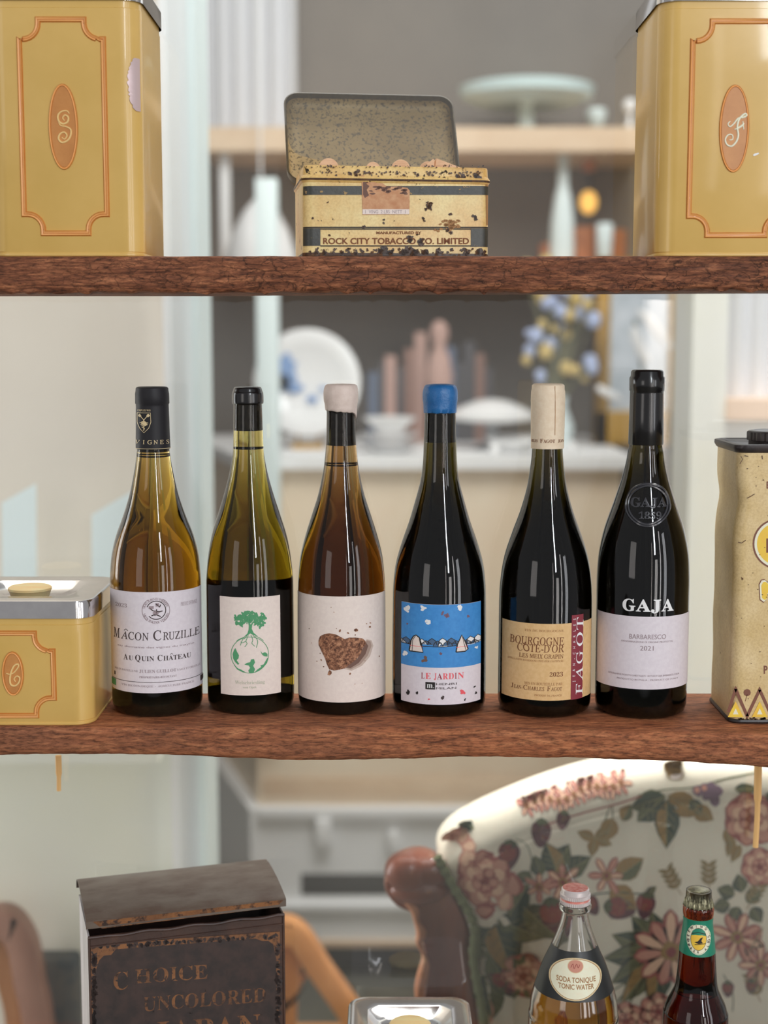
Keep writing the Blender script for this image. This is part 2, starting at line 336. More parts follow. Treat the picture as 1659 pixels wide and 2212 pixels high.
# ------------------------------------------------------------------ flat printing on surfaces
class Plane:
    def __init__(s, O, R, N):
        s.O = Vector(O); s.R = Vector(R).normalized(); s.N = Vector(N).normalized(); s.U = s.N.cross(s.R).normalized(); s.U = s.U if s.U.z > 0 else -s.U
    def to2d(s, px, py):
        d = ray(px, py); t = (s.O - CO).dot(s.N) / d.dot(s.N); q = CO + d * t - s.O; return q.dot(s.R), q.dot(s.U)
    def to3d(s, a, b, l): return s.O + s.R * a + s.U * b + s.N * l
    step = None
class Lathe:
    def __init__(s, X, Y, prof, axpx, hwpx):
        s.X = X; s.Y = Y; s.prof = prof; s.ax = axpx; s.hw = hwpx; s.Rr = .04; s.step = .0016
        d = Vector((-X, -Y)).normalized(); s.d = d; s.r = Vector((-d.y, d.x))
        s.k = 1.0
    def rad(s, z):
        p = s.prof
        if z <= p[0][0]: return p[0][1]
        for (z0, r0), (z1, r1) in zip(p, p[1:]):
            if z0 <= z <= z1: return r0 + (r1 - r0) * (z - z0) / max(1e-9, z1 - z0)
        return p[-1][1]
    def to2d(s, px, py):
        hw = s.hw(py) if callable(s.hw) else s.hw
        a = asin(max(-.999, min(.999, (px - s.ax) / hw)))
        z = P(s.ax, py, s.Y - hw * s.Y / F).z
        return a * s.Rr, z
    def to3d(s, a, b, l):
        t = a / s.Rr; r = s.rad(b) + l; dd = s.d * cos(t) + s.r * sin(t); return Vector((s.X + dd.x * r, s.Y + dd.y * r, b))
class RPlane(Plane):
    step = .0016
    def to3d(s, a, b, l):
        r = s.r; e = a if a < s.W / 2 else s.W - a; d = r - math.sqrt(max(0, r * r - (r - e) ** 2)) if e < r else 0
        n = s.N if e >= r else (s.N * ((r - d) / r) + s.R * ((-1 if a < s.W / 2 else 1) * (r - e) / r))
        return s.O + s.R * a + s.U * b - s.N * d + n * l
TXT = {}
def styled(t, style):
    if style in ('bold', 'reg'):
        o = ''
        for c in t:
            if style == 'bold': b = (0x1D400, 0x1D41A, 0x1D7CE)
            else: b = (0x1D434, 0x1D44E, None)
            if 'A' <= c <= 'Z': o += chr(b[0] + ord(c) - 65)
            elif 'a' <= c <= 'z' : o += 'ℎ' if (style == 'reg' and c == 'h') else chr(b[1] + ord(c) - 97)
            elif '0' <= c <= '9': o += chr(0x1D7CE + ord(c) - 48)
            else: o += c
        return o
    return t
def glyphs(t, style):
    k = (t, style)
    if k in TXT: return TXT[k]
    cu = bpy.data.curves.new('tmp', 'FONT'); cu.body = styled(t, style); cu.resolution_u = 3
    cu.offset = {'bold': -.004, 'heavy': .022, 'fat': .014, 'reg': .004}.get(style, 0)
    if style == 'fat': cu.body = styled(t, 'bold')
    ob = bpy.data.objects.new('tmp', cu); COL.objects.link(ob)
    dg = bpy.context.evaluated_depsgraph_get(); me = bpy.data.meshes.new_from_object(ob.evaluated_get(dg), depsgraph=dg)
    v = [(p.co.x, p.co.y) for p in me.vertices]; f = [tuple(p.vertices) for p in me.polygons]
    if style == 'reg': v = [(x - y * .21, y) for x, y in v]
    bpy.data.objects.remove(ob); bpy.data.meshes.remove(me); bpy.data.curves.remove(cu)
    TXT[k] = (v, f); return TXT[k]
CAPH = {}
def caph(style):
    if style not in CAPH:
        v, _ = glyphs('H', style); CAPH[style] = max(y for x, y in v)
    return CAPH[style]
class Print:
    def __init__(s, surf): s.sf = surf; s.g = []; s.mats = []
    def mi(s, m):
        if m not in s.mats: s.mats.append(m)
        return s.mats.index(m)
    def raw(s, v, f, m, layer): s.g.append((v, f, s.mi(M[m]), layer)); return s
    def text(s, t, x0, x1, ytop, ybase, style='sans', m='ink', layer=1, shear=0):
        v, f = glyphs(t, style)
        if not v: return s
        a = min(p[0] for p in v); b = max(p[0] for p in v); ch = caph(style)
        o = [(x0 + (x - a) / (b - a) * (x1 - x0), ybase - y / ch * (ybase - ytop) - shear * (x - a) / (b - a)) for x, y in v]
        return s.raw(o, f, m, layer)
    def vtext(s, t, ybot, ytop, xbase, xcap, style, m, layer=1):
        v, f = glyphs(t, style); a = min(p[0] for p in v); b = max(p[0] for p in v); ch = caph(style)
        o = [(xbase + y / ch * (xcap - xbase), ybot + (x - a) / (b - a) * (ytop - ybot)) for x, y in v]
        return s.raw(o, f, m, layer)
    def spaced(s, t, x0, x1, ytop, ybase, style='sans', m='ink', layer=1, vert=False):
        ch = caph(style); h = abs(ybase - ytop)
        for i, c in enumerate(t):
            if c == ' ': continue
            v, f = glyphs(c, style); mx = (min(p[0] for p in v) + max(p[0] for p in v)) / 2; cc = x0 + (x1 - x0) * i / (len(t) - 1); k = h / ch; sg = 1 if ytop < ybase else -1
            if vert: o = [(ybase - y * k, cc - (x - mx) * k) for x, y in v]
            else: o = [(cc + (x - mx) * k, ybase - y * k) for x, y in v]
            s.raw(o, f, m, layer)
        return s
    def arc(s, t, cx, cy, r, a0, a1, h, style='sans', m='ink', layer=1, inward=False):
        for i, c in enumerate(t):
            if c == ' ': continue
            v, f = glyphs(c, style); ch = caph(style); k = h / ch; mx = (min(p[0] for p in v) + max(p[0] for p in v)) / 2
            a = radians(a0 + (a1 - a0) * i / max(1, len(t) - 1))
            o = []
            for x, y in v:
                x = (x - mx) * k * .85; y = y * k
                if inward: rr = r - y; o.append((cx + rr * sin(a) - x * -cos(a) * 1.0, cy - rr * cos(a) + x * sin(a))) if False else o.append((cx + rr * sin(a) - x * cos(a), cy - rr * cos(a) - x * sin(a)))
                else: rr = r + y; o.append((cx + rr * sin(a) + x * cos(a), cy - rr * cos(a) + x * sin(a)))
            s.raw(o, f, m, layer)
        return s
    def poly(s, pts, m, layer=1):
        from mathutils.geometry import tessellate_polygon
        f = tessellate_polygon([[Vector((x, y, 0)) for x, y in pts]]); return s.raw(list(pts), [tuple(t) for t in f], m, layer)
    def rect(s, x0, y0, x1, y1, m, layer=1, nx=1, ny=1):
        v = [(x0 + (x1 - x0) * i / nx, y0 + (y1 - y0) * j / ny) for j in range(ny + 1) for i in range(nx + 1)]
        f = [(j * (nx + 1) + i, j * (nx + 1) + i + 1, (j + 1) * (nx + 1) + i + 1, (j + 1) * (nx + 1) + i) for j in range(ny) for i in range(nx)]
        return s.raw(v, f, m, layer)
    def ell(s, cx, cy, rx, ry, m, layer=1, n=28, wob=0, rot=0):
        pts = []
        for i in range(n):
            a = 2 * pi * i / n; k = 1 + wob * (random.random() - .5) * 2; x = rx * k * cos(a); y = ry * k * sin(a)
            pts.append((cx + x * cos(rot) - y * sin(rot), cy + x * sin(rot) + y * cos(rot)))
        return s.raw([(cx, cy)] + pts, [(0, i + 1, (i + 1) % n + 1) for i in range(n)], m, layer)
    def ring(s, cx, cy, rx, ry, w, m, layer=1, n=48, a0=0, a1=360):
        v = []; full = abs(a1 - a0) >= 360
        for i in range(n + (0 if full else 1)):
            a = radians(a0 + (a1 - a0) * i / n); v += [(cx + rx * cos(a), cy + ry * sin(a)), (cx + (rx - w) * cos(a), cy + (ry - w) * sin(a))]
        N = len(v) // 2; f = [(2 * i, 2 * ((i + 1) % N), 2 * ((i + 1) % N) + 1, 2 * i + 1) for i in range(N if full else N - 1)]
        return s.raw(v, f, m, layer)
    def line(s, pts, w, m, layer=1):
        v = []; ws = w if isinstance(w, (list, tuple)) else [w] * len(pts)
        for i, p in enumerate(pts):
            a = pts[max(0, i - 1)]; b = pts[min(len(pts) - 1, i + 1)]; dx, dy = b[0] - a[0], b[1] - a[1]; L = hypot(dx, dy) or 1
            nx, ny = -dy / L * ws[i] / 2, dx / L * ws[i] / 2; v += [(p[0] + nx, p[1] + ny), (p[0] - nx, p[1] - ny)]
        return s.raw(v, [(2 * i, 2 * i + 1, 2 * i + 3, 2 * i + 2) for i in range(len(pts) - 1)], m, layer)
    def build(s, name, parent, base=.0002, dl=.00006, step=None, off=None, inv=None, both=False):
        bm = bmesh.new()
        for v, f, mi, L in s.g:
            vs_ = []
            for x, y in v:
                a, b = s.sf.to2d(x, y); vs_.append(bm.verts.new((a, b, L)))
            for t in f:
                if len(set(t)) < 3: continue
                try: fc = bm.faces.new([vs_[i] for i in t]); fc.material_index = mi
                except ValueError: pass
        st = step or s.sf.step
        if st and bm.verts:
            xs = [v.co.x for v in bm.verts]; lo, hi = min(xs), max(xs); k = lo + st
            while k < hi:
                bmesh.ops.bisect_plane(bm, geom=bm.verts[:] + bm.edges[:] + bm.faces[:], plane_co=(k, 0, 0), plane_no=(1, 0, 0)); k += st
            if both:
                ys = [v.co.y for v in bm.verts]; lo, hi = min(ys), max(ys); k = lo + st
                while k < hi:
                    bmesh.ops.bisect_plane(bm, geom=bm.verts[:] + bm.edges[:] + bm.faces[:], plane_co=(0, k, 0), plane_no=(0, 1, 0)); k += st
        org = Vector(off) if off is not None else Vector()
        for v in bm.verts:
            q = s.sf.to3d(v.co.x, v.co.y, base + dl * v.co.z)
            v.co = (inv @ q) if inv is not None else q - org
        # face towards the viewer side
        for fc in bm.faces: fc.normal_update()
        flip = [fc for fc in bm.faces if fc.normal.y > 0]
        if flip: bmesh.ops.reverse_faces(bm, faces=flip)
        me = bpy.data.meshes.new(name); bm.to_mesh(me); bm.free()
        for m in s.mats: me.materials.append(m)
        me.shade_smooth(); me.set_sharp_from_angle(angle=radians(30))
        o = bpy.data.objects.new(name, me); COL.objects.link(o); o.parent = parent; return o
#@@STRUCT
# ------------------------------------------------------------------ structure of the place
ZS = P(738, 1551, 1.238).z                       # top of the middle shelf
YF = PZ(829, 1571, ZS).y                         # its front edge
YB = PZ(829, 1497, ZS).y                         # its back edge
YG = YB + .012                                   # window glass just behind the shelves
mb = MB(); mb.box(-6, 6, -4, 6, -.05, 0); struct('floor', mb, M['floor'], 'dark grey stone floor')
mb = MB(); mb.box(-6, 6, 4.38, 4.5, 0, 3.6); struct('wall_back', mb, M['grey_wall'], 'grey-brown wall at the far back')
xe = P(368, 1106, 2.2).x; zl = P(100, 1545, 2.2).z
mb = MB(); mb.box(-4, xe, 2.2, 2.3, zl, 3.6); struct('wall_left', mb, M['beige_wall'], 'warm beige wall behind the glass at the left')
mb = MB(); mb.box(-4, xe, 2.2, 2.3, 0, zl); struct('trim_1', mb, M['green_wall'], 'grey-green lower wall panel at the left')
mb = MB(); mb.box(-4, xe, 2.04, 2.2, zl - .03, zl); struct('trim_2', mb, M['green_wall'], 'narrow ledge on the left wall')
mb = MB(); x1 = P(442, 1106, 2.18).x
mb.box(xe, xe + .010, 2.16, 2.3, 0, 3.6); mb.box(xe + .010, x1 - .012, 2.17, 2.3, 0, 3.6); struct('trim_3', mb, M['white_paint'], 'white door post beside the beige wall')
mb = MB(); mb.box(x1 - .012, x1, 2.15, 2.3, 0, 3.6); struct('trim_4', mb, M['cool_white'], 'bluish edge strip of the white post')
# right hand side: pillar, panel, rail, curtain
xr = P(1482, 1106, 2.6).x; xr2 = P(1556, 1106, 2.6).x; zr0 = P(1600, 905, 2.6).z; zr1 = P(1600, 860, 2.6).z
mb = MB(); mb.box(xr, xr2, 2.58, 2.75, 0, 3.6); struct('wall_right', mb, M['greige'], 'greige pillar at the right')
mb = MB(); mb.box(xr2, 3.5, 2.6, 2.7, 0, zr0); struct('trim_5', mb, M['white_paint'], 'pale panel under the peach rail')
mb = MB(); mb.box(xr2, 3.5, 2.57, 2.72, zr0, zr1); struct('trim_6', mb, M['peach'], 'peach coloured rail at the right')
def curtain(x0, x1, Y, z0, z1, amp, n):
    mb = MB(); k = 6 * n; f = [(x0 + (x1 - x0) * i / k, Y + amp * sin(2 * pi * i / 6) * (1 + .5 * noise.noise((i * .37, 0, 0)))) for i in range(k + 1)]
    ring = f + [(x, y + .006) for x, y in reversed(f)]
    mb.loft([[(x, y, z0) for x, y in ring], [(x, y, z1) for x, y in ring]]); return mb
o = curtain(xr2 + .005, 1.6, 2.64, zr1, 2.6, .010, 26).obj('curtain', M['curtain']); tag(o, 'white pleated curtain at the right above the peach rail', 'curtain')
o = curtain(P(446, 100, 4.3).x, P(640, 100, 4.3).x, 4.30, P(500, 272, 4.0).z + .004, 3.4, .02, 5).obj('curtain', M['curtain']); tag(o, 'tall pale curtain left of the tobacco tin, far behind the glass', 'curtain')
# window pane behind the shelves
mb = MB(); mb.add([(-.8, YG, .3), (.8, YG, .3), (.8, YG, 2.4), (-.8, YG, 2.4)], [(0, 1, 2, 3)])
win = bpy.data.objects.new('window_1', None); COL.objects.link(win); tag(win, 'clear glass pane behind the shelves', None, None, 'structure')
mb.obj('glass_pane', M['pane'], win)
mb = MB(); mb.box(-.84, -.8, 1.19, YG + .03, 0, 2.5); mb.box(.8, .84, 1.19, YG + .03, 0, 2.5); mb.box(-.84, .84, YG - .01, YG + .03, .24, .3); mb.box(-.84, .84, YG - .01, YG + .03, 2.4, 2.46)
mb.obj('window_frame', M['white_paint'], win)

# ------------------------------------------------------------------ shelves
def shelf(name, zt, front, back, bottom, m, label, chips=(), seed=0, roughe=.0012, under=0.0):
    mb = MB(); N = 420; x0, x1 = -.8, .8; rings = []
    for i in range(N + 1):
        x = x0 + (x1 - x0) * i / N
        yf = front(x); zb = bottom(x); yb = back(x)
        def nz(k, s=1): return noise.noise((x * 38 + seed, k * 3.1, 1.7)) * roughe * s + noise.noise((x * 170 + seed, k * 5.3, 4.7)) * roughe * .45 * s
        ch = 0
        for cx, cw, chh in chips:
            d = abs(x - cx) / cw
            if d < 1: ch = max(ch, chh * (1 - d * d) * (.8 + .2 * sin(i * 2.1)))
        zt_ = zt + nz(1, .25)
        ring = [(x, yf + .0035 + nz(2, .5), zt_), (x, yf + .001 + nz(3, .6), zt_ - .0012 + nz(4, .6)), (x, yf + nz(5, .6), zt_ - .005)]
        for q in range(1, 6): ring.append((x, yf + nz(6 + q, .7), zt - .005 + (zb - zt + .009) * q / 6))
        ring += [(x, yf + .0008 + nz(13, .8), zb + .003 + nz(14, .6)), (x, yf + .003 + nz(15), zb + nz(16) - ch), (x, yf + .009, zb + nz(17) - ch * .6 - under), (x, yf + .02, zb + nz(18) - under), (x, yb, zb), (x, yb, zt - .003), (x, yb - .002, zt), (x, (yf + yb) / 2, zt)]
        rings.append(ring)
    mb.loft(rings); o = mb.obj(name, m, angle=60); tag(o, label, 'shelf', 'wooden plank shelves'); return o
def interp(tab):
    def f(x):
        if x <= tab[0][0]: return tab[0][1]
        for (a, va), (b, vb) in zip(tab, tab[1:]):
            if a <= x <= b: return va + (vb - va) * (x - a) / (b - a)
        return tab[-1][1]
    return f
lo_b = interp([(P(px, py, YF).x, P(px, py, YF).z) for px, py in [(-300, 1628), (0, 1633), (250, 1630), (400, 1632), (560, 1638), (640, 1641), (780, 1640), (900, 1637), (1000, 1631), (1100, 1630), (1300, 1633), (1450, 1634), (1560, 1638), (1659, 1644), (1900, 1650)]])
lo_f = interp([(PZ(px, py, ZS).x, PZ(px, py, ZS).y) for px, py in [(-300, 1568), (0, 1570), (500, 1573), (900, 1574), (1250, 1578), (1659, 1586), (1900, 1590)]])
shelf('wooden_shelf', ZS, lo_f, lambda x: YB, lo_b, M['wood_lo'], 'brown wooden plank shelf carrying the row of wine bottles', seed=3, roughe=.0009)
YU = YF + .004
ZU = P(829, 553, YU).z; up_t = ZU
up_b = interp([(P(px, py, YU).x, P(px, py, YU).z) for px, py in [(-300, 631), (0, 630), (400, 630), (800, 627), (1200, 626), (1659, 624), (1900, 624)]])
chips = [(P(px, 628, YU).x, w_ * .0004, h_ * .0004) for px, w_, h_ in [(20, 12, 8), (62, 10, 5), (120, 18, 5), (185, 8, 9), (282, 9, 7), (440, 22, 7), (575, 10, 8), (700, 20, 4), (752, 22, 9), (800, 12, 8), (880, 20, 8), (952, 28, 10), (1046, 10, 12), (1140, 20, 8), (1275, 14, 7), (1330, 20, 6), (1460, 16, 8), (1560, 14, 8), (1620, 22, 8)]]
shelf('wooden_shelf', ZU, lambda x: YU, lambda x: YB, up_b, M['wood_up'], 'rough cracked dark red-brown plank shelf under the tobacco tin', chips, seed=11, roughe=.0016, under=.001)
ZL = .874
shelf('wooden_shelf', ZL, lambda x: YF, lambda x: YB, lambda x: ZL - .028, M['wood_lo'], 'lowest plank shelf under the tea box and the soda bottles, below the picture', seed=23)
#@@TINS
# ------------------------------------------------------------------ canisters
def rrect(cx, cy, w, d, r, n=8):
    p = []
    for k, (sx, sy) in enumerate([(1, 1), (-1, 1), (-1, -1), (1, -1)]):
        for i in range(n + 1):
            a = pi / 2 * (k + i / n); p.append((cx + sx * (w / 2 - r) + r * cos(a), cy + sy * (d / 2 - r) + r * sin(a)))
    return p
def notched(cx, cy, w, h, q, n=7):
    """closed path in (x,z): rectangle with concave quarter-round corners stepped in"""
    e = .25 * q; out = []
    for sx, sy, a0 in ((1, 1, 270), (-1, 1, 0), (-1, -1, 90), (1, -1, 180)):
        ccx, ccy = cx + sx * w / 2, cy + sy * h / 2; pts = []
        r = q
        for i in range(n + 1):
            a = radians(a0 - 90 * i / n); pts.append((ccx + r * cos(a), ccy + r * sin(a)))
        # steps
        if (sx, sy) == (1, 1): pts = [(ccx, ccy - q - e), (ccx - e, ccy - q - e)] + [(x - e, y - e) for x, y in pts] + [(ccx - q - e, ccy - e), (ccx - q - e, ccy)]
        elif (sx, sy) == (-1, 1): pts = [(ccx + q + e, ccy), (ccx + q + e, ccy - e)] + [(x + e, y - e) for x, y in pts] + [(ccx + e, ccy - q - e), (ccx, ccy - q - e)]
        elif (sx, sy) == (-1, -1): pts = [(ccx, ccy + q + e), (ccx + e, ccy + q + e)] + [(x + e, y + e) for x, y in pts] + [(ccx + q + e, ccy + e), (ccx + q + e, ccy)]
        else: pts = [(ccx - q - e, ccy), (ccx - q - e, ccy + e)] + [(x - e, y + e) for x, y in pts] + [(ccx - e, ccy + q + e), (ccx, ccy + q + e)]
        out += pts
    return out
def ridge(path, w, h, Y, mb=None, mis=(0, 1, 0, 1, 0)):
    mb = mb or MB(); n = len(path); prof = [(-w / 2, 0), (-w * .3, h), (-w * .08, h * .45), (w * .08, h * .45), (w * .3, h), (w / 2, 0)]
    rows = []
    for i, p in enumerate(path):
        a = Vector(path[i - 1]); b = Vector(path[(i + 1) % n]); c = Vector(p)
        d1 = (c - a).normalized() if (c - a).length > 1e-9 else Vector((1, 0)); d2 = (b - c).normalized() if (b - c).length > 1e-9 else d1
        n1 = Vector((-d1.y, d1.x)); n2 = Vector((-d2.y, d2.x)); m_ = (n1 + n2); m_ = m_.normalized() if m_.length > .1 else n1
        k = 1 / max(.6, m_.dot(n1)); rows.append([(c.x + m_.x * o * k, Y - hh, c.y + m_.y * o * k) for o, hh in prof])
    for j in range(len(prof) - 1):
        v = []; f = []
        for i in range(n): v += [rows[i][j], rows[i][j + 1]]
        for i in range(n): k = (i + 1) % n; f.append((2 * i, 2 * k, 2 * k + 1, 2 * i + 1))
        mb.add(v, f, mis[j])
    return mb
def ellipath(cx, cz, rx, rz, n=48): return [(cx + rx * cos(2 * pi * i / n), cz + rz * sin(2 * pi * i / n)) for i in range(n)]
def canister(cpx, yb, ytop_lid, yskirt, Yfr, zbase, letter, fr, ov, label, toplid_px=None, depth=.128, damaged=False, lettersize=None, hw=168, knob=None):
    """fr=(xl,ytop,xr,ybot) frame in px, ov=(cx,cy,rx,ry) medallion in px"""
    c0 = P(cpx, (yb + yskirt) / 2, Yfr); s_ = dep(c0) / F; w_ = 2 * hw * s_; X = c0.x; Yc = Yfr + depth / 2
    zs = P(cpx, yskirt, Yfr).z; zt = P(cpx, ytop_lid, Yfr).z; r = .017
    root = thing('canister', (X, Yc, zbase), label, 'canister', 'mustard yellow kitchen canisters')
    og = (X, Yc, zbase); mb = MB(); h = zs - zbase
    def rg(z, g): return [(x, y, z) for x, y in rrect(X, Yc, w_ - 2 * g, depth - 2 * g, r - g * .5)]
    mb.loft([rg(zbase, .0025), rg(zbase, .0006), rg(zbase + .0008, 0), rg(zbase + .0022, 0), rg(zbase + .0027, .0006), rg(zbase + .0034, .0006), rg(zbase + .004, .0002), rg(zs - .006, .0002), rg(zs - .0055, .0008), rg(zs + .003, .0008)])
    body = mb.obj('body', M['mustard'], root, og)
    # chrome lid with a round dish
    mb = MB(); zl = zt; ov_ = -.0012
    out = [rg(zs, ov_), rg(zl - .003, ov_), rg(zl - .0008, ov_ + .0008), rg(zl, ov_ + .003)]
    rr0 = [(x, y) for x, y in rrect(X, Yc, w_ - .012, depth - .012, r - .004)]
    R_ = min(w_, depth) * .43
    def circ(R, z): return [(X + R * cos(atan2(y - Yc, x - X)), Yc + R * sin(atan2(y - Yc, x - X)), z) for x, y in rr0]
    out += [[(x, y, zl) for x, y in rr0], circ(R_ + .002, zl), circ(R_, zl - .001), circ(R_ - .008, zl - .007), circ(R_ - .02, zl - .010), circ(.018, zl - .010)]
    mb.loft(out, cap0=False); lid = mb.obj('lid', M['chrome'], root, og)
    mb = MB(); kz = zl - .010; mb.lathe([(kz, .016), (kz + .004, .0175), (kz + .0075, .0185), (kz + .0085, .0195), (kz + .0105, .0195), (kz + .0118, .0175), (kz + .012, .001)], 40, 0, (X, Yc)); mb.obj('knob', M['knobwood'], lid, og)
    # relief frame
    pl = Plane((X, Yfr, zbase), (1, 0, 0), (0, -1, 0))
    if fr:
        a0, b0 = pl.to2d(fr[0], fr[1]); a1, b1 = pl.to2d(fr[2], fr[3]); fx = 0 if abs((a0 + a1) / 2) > .012 else (a0 + a1) / 2
        mb = ridge(notched(X + fx, zbase + (b0 + b1) / 2, abs(a1 - a0), abs(b1 - b0), .0125), .0048, .0014, Yfr + .0002)
        mb.obj('relief_frame', [M['mustard_trim'], M['trim_mid']], root, og, angle=50)
    a, b = pl.to2d(ov[0], ov[1]); erx = ov[2] * s_; erz = ov[3] * s_
    mb = MB(); mb.prism(ellipath(X + a, zbase + b, erx - .001, erz - .001), Yfr - .0007, Yfr + .001)
    med = mb.obj('medallion', M['medallion'], root, og); ridge(ellipath(X + a, zbase + b, erx, erz), .0022, .0013, Yfr, mis=(0, 1, 1, 1, 0)).obj('rim', [M['mustard_trim'], M['trim_mid']], med, og, angle=60)
    return root, pl, X, Yc, w_, zs, og, med, (a, b)
def monogram(med, pl, og, strokes, w_, m='trimlight', Yfr=0, h=.0006):
    mb = MB()
    for st in strokes:
        pts = [pl.to3d(*pl.to2d(x, y), .0009) for x, y in st]
        n = len(pts); rad = [w_ * (.5 + .5 * sin(pi * min(1, max(0, i / (n - 1)))) ) for i in range(n)]
        mb.tube(pts, rad, 6)
    mb.obj('monogram', M[m], med, og)
def smooth(pts, k=6):
    out = []
    for i in range(len(pts) - 1):
        p0 = pts[max(0, i - 1)]; p1 = pts[i]; p2 = pts[i + 1]; p3 = pts[min(len(pts) - 1, i + 2)]
        for j in range(k):
            t = j / k; out.append(tuple(.5 * ((2 * p1[q]) + (-p0[q] + p2[q]) * t + (2 * p0[q] - 5 * p1[q] + 4 * p2[q] - p3[q]) * t * t + (-p0[q] + 3 * p1[q] - 3 * p2[q] + p3[q]) * t ** 3) for q in range(len(p1))))
    out.append(tuple(pts[-1])); return out
YT = YU + .004
r1 = canister(137, 548, -48, 0, YT, ZU, 'S', (40, 42, 232, 504), (137, 274, 29, 88), 'tall mustard canister with a script S on the upper shelf')
S1 = smooth([(141, 262), (136, 258), (137, 251), (144, 249), (149, 255), (147, 264), (138, 268), (128, 262), (126, 250), (134, 242), (146, 241)][::-1] + [(130, 270), (141, 274), (153, 278), (155, 290), (149, 302), (138, 308), (129, 303), (129, 292), (137, 286), (144, 291), (141, 298), (136, 297)])
S1 = smooth([(140, 262), (136, 254), (142, 248), (149, 254), (146, 265), (135, 265), (127, 255), (130, 243), (141, 239)], 5)
monogram(r1[7], r1[1], r1[6], [smooth([(140, 261), (136, 255), (141, 249), (148, 254), (146, 264), (136, 268), (127, 261), (126, 249), (134, 241), (145, 240), (150, 246)]), smooth([(126, 261), (131, 271), (143, 274), (153, 280), (153, 293), (146, 304), (134, 308), (127, 300), (130, 290), (139, 286), (145, 293), (140, 301), (134, 297)])], .0009)
# torn silver patch on its right side
mb = MB(); X_ = r1[2] + r1[4] / 2; n = 30; pts = []
for i in range(n + 1):
    t = i / n; z = P(300, 138 + t * 112, YT + .03).z; wv = sin(pi * t) ** .6 * .0105
    pts.append((z, wv))
v = []
for z, wv in pts: v += [(X_ - .0020, YT + .004 - .0 , z), (X_ + .0006, YT + .019, z), (X_ + .0006, YT + .020 + wv, z)]
v = [];
for z, wv in pts:
    r_ = .0175; cxx = X_ - .017; cyy = YT + .017
    wl = -46 - 26 * (wv / .0125) + random.uniform(-3, 3)
    for a in (wl, wl * .6 - 12, -36, -28): v.append((cxx + r_ * cos(radians(a)), cyy + r_ * sin(radians(a)), z))
f = [(4 * i + j, 4 * i + j + 1, 4 * i + j + 5, 4 * i + j + 4) for i in range(n) for j in range(3)]
mb.add(v, f); tag(mb.obj('torn_foil', M['dull_silver'], r1[0], r1[6]), 'torn silvery sticker remnant')
r2 = canister(1588, 549, -48, 2, YT + .001, ZU, 'F', (1498, 46, 1692, 508), (1586, 278, 30, 90), 'tall mustard canister with a script F on the upper shelf', hw=166)
monogram(r2[7], r2[1], r2[6], [smooth([(1577, 262), (1572, 268), (1576, 274), (1584, 268), (1594, 256), (1605, 254), (1612, 250), (1610, 246), (1604, 249), (1596, 258), (1592, 274), (1594, 292), (1590, 306), (1580, 316), (1570, 313), (1566, 302), (1572, 292), (1581, 292), (1582, 301), (1575, 303)]), smooth([(1586, 280), (1596, 276), (1604, 270), (1606, 266)]), [(1604, 262), (1606, 280)]], .0009, 'cream')
Pr = Print(r2[1]); Pr.line([(1627, 336), (1631, 334), (1639, 331)], [3, 5, 3], 'white_print'); Pr.build('paint_chip', r2[0], off=r2[6])
r3 = canister(30, 1566, 1297, 1336, YF + .006, ZS, 'C', (-58, 1368, 118, 1546), (28, 1455, 21, 46), 'short mustard canister with a script C beside the wine bottles')
monogram(r3[7], r3[1], r3[6], [smooth([(14, 1454), (22, 1456), (31, 1452), (40, 1440), (39, 1434), (31, 1438), (25, 1450), (22, 1466), (24, 1478), (33, 1481), (41, 1474), (43, 1464), (37, 1460), (31, 1466), (34, 1472)])], .0009)
# the fourth canister on the lowest shelf, only its lid in view
r4 = canister(888, 2560, 2282, 2330, YF + .004, ZL, '', None, (890, 2450, 20, 45), 'canister with a round dished chrome lid on the lowest shelf', hw=138, depth=.118)
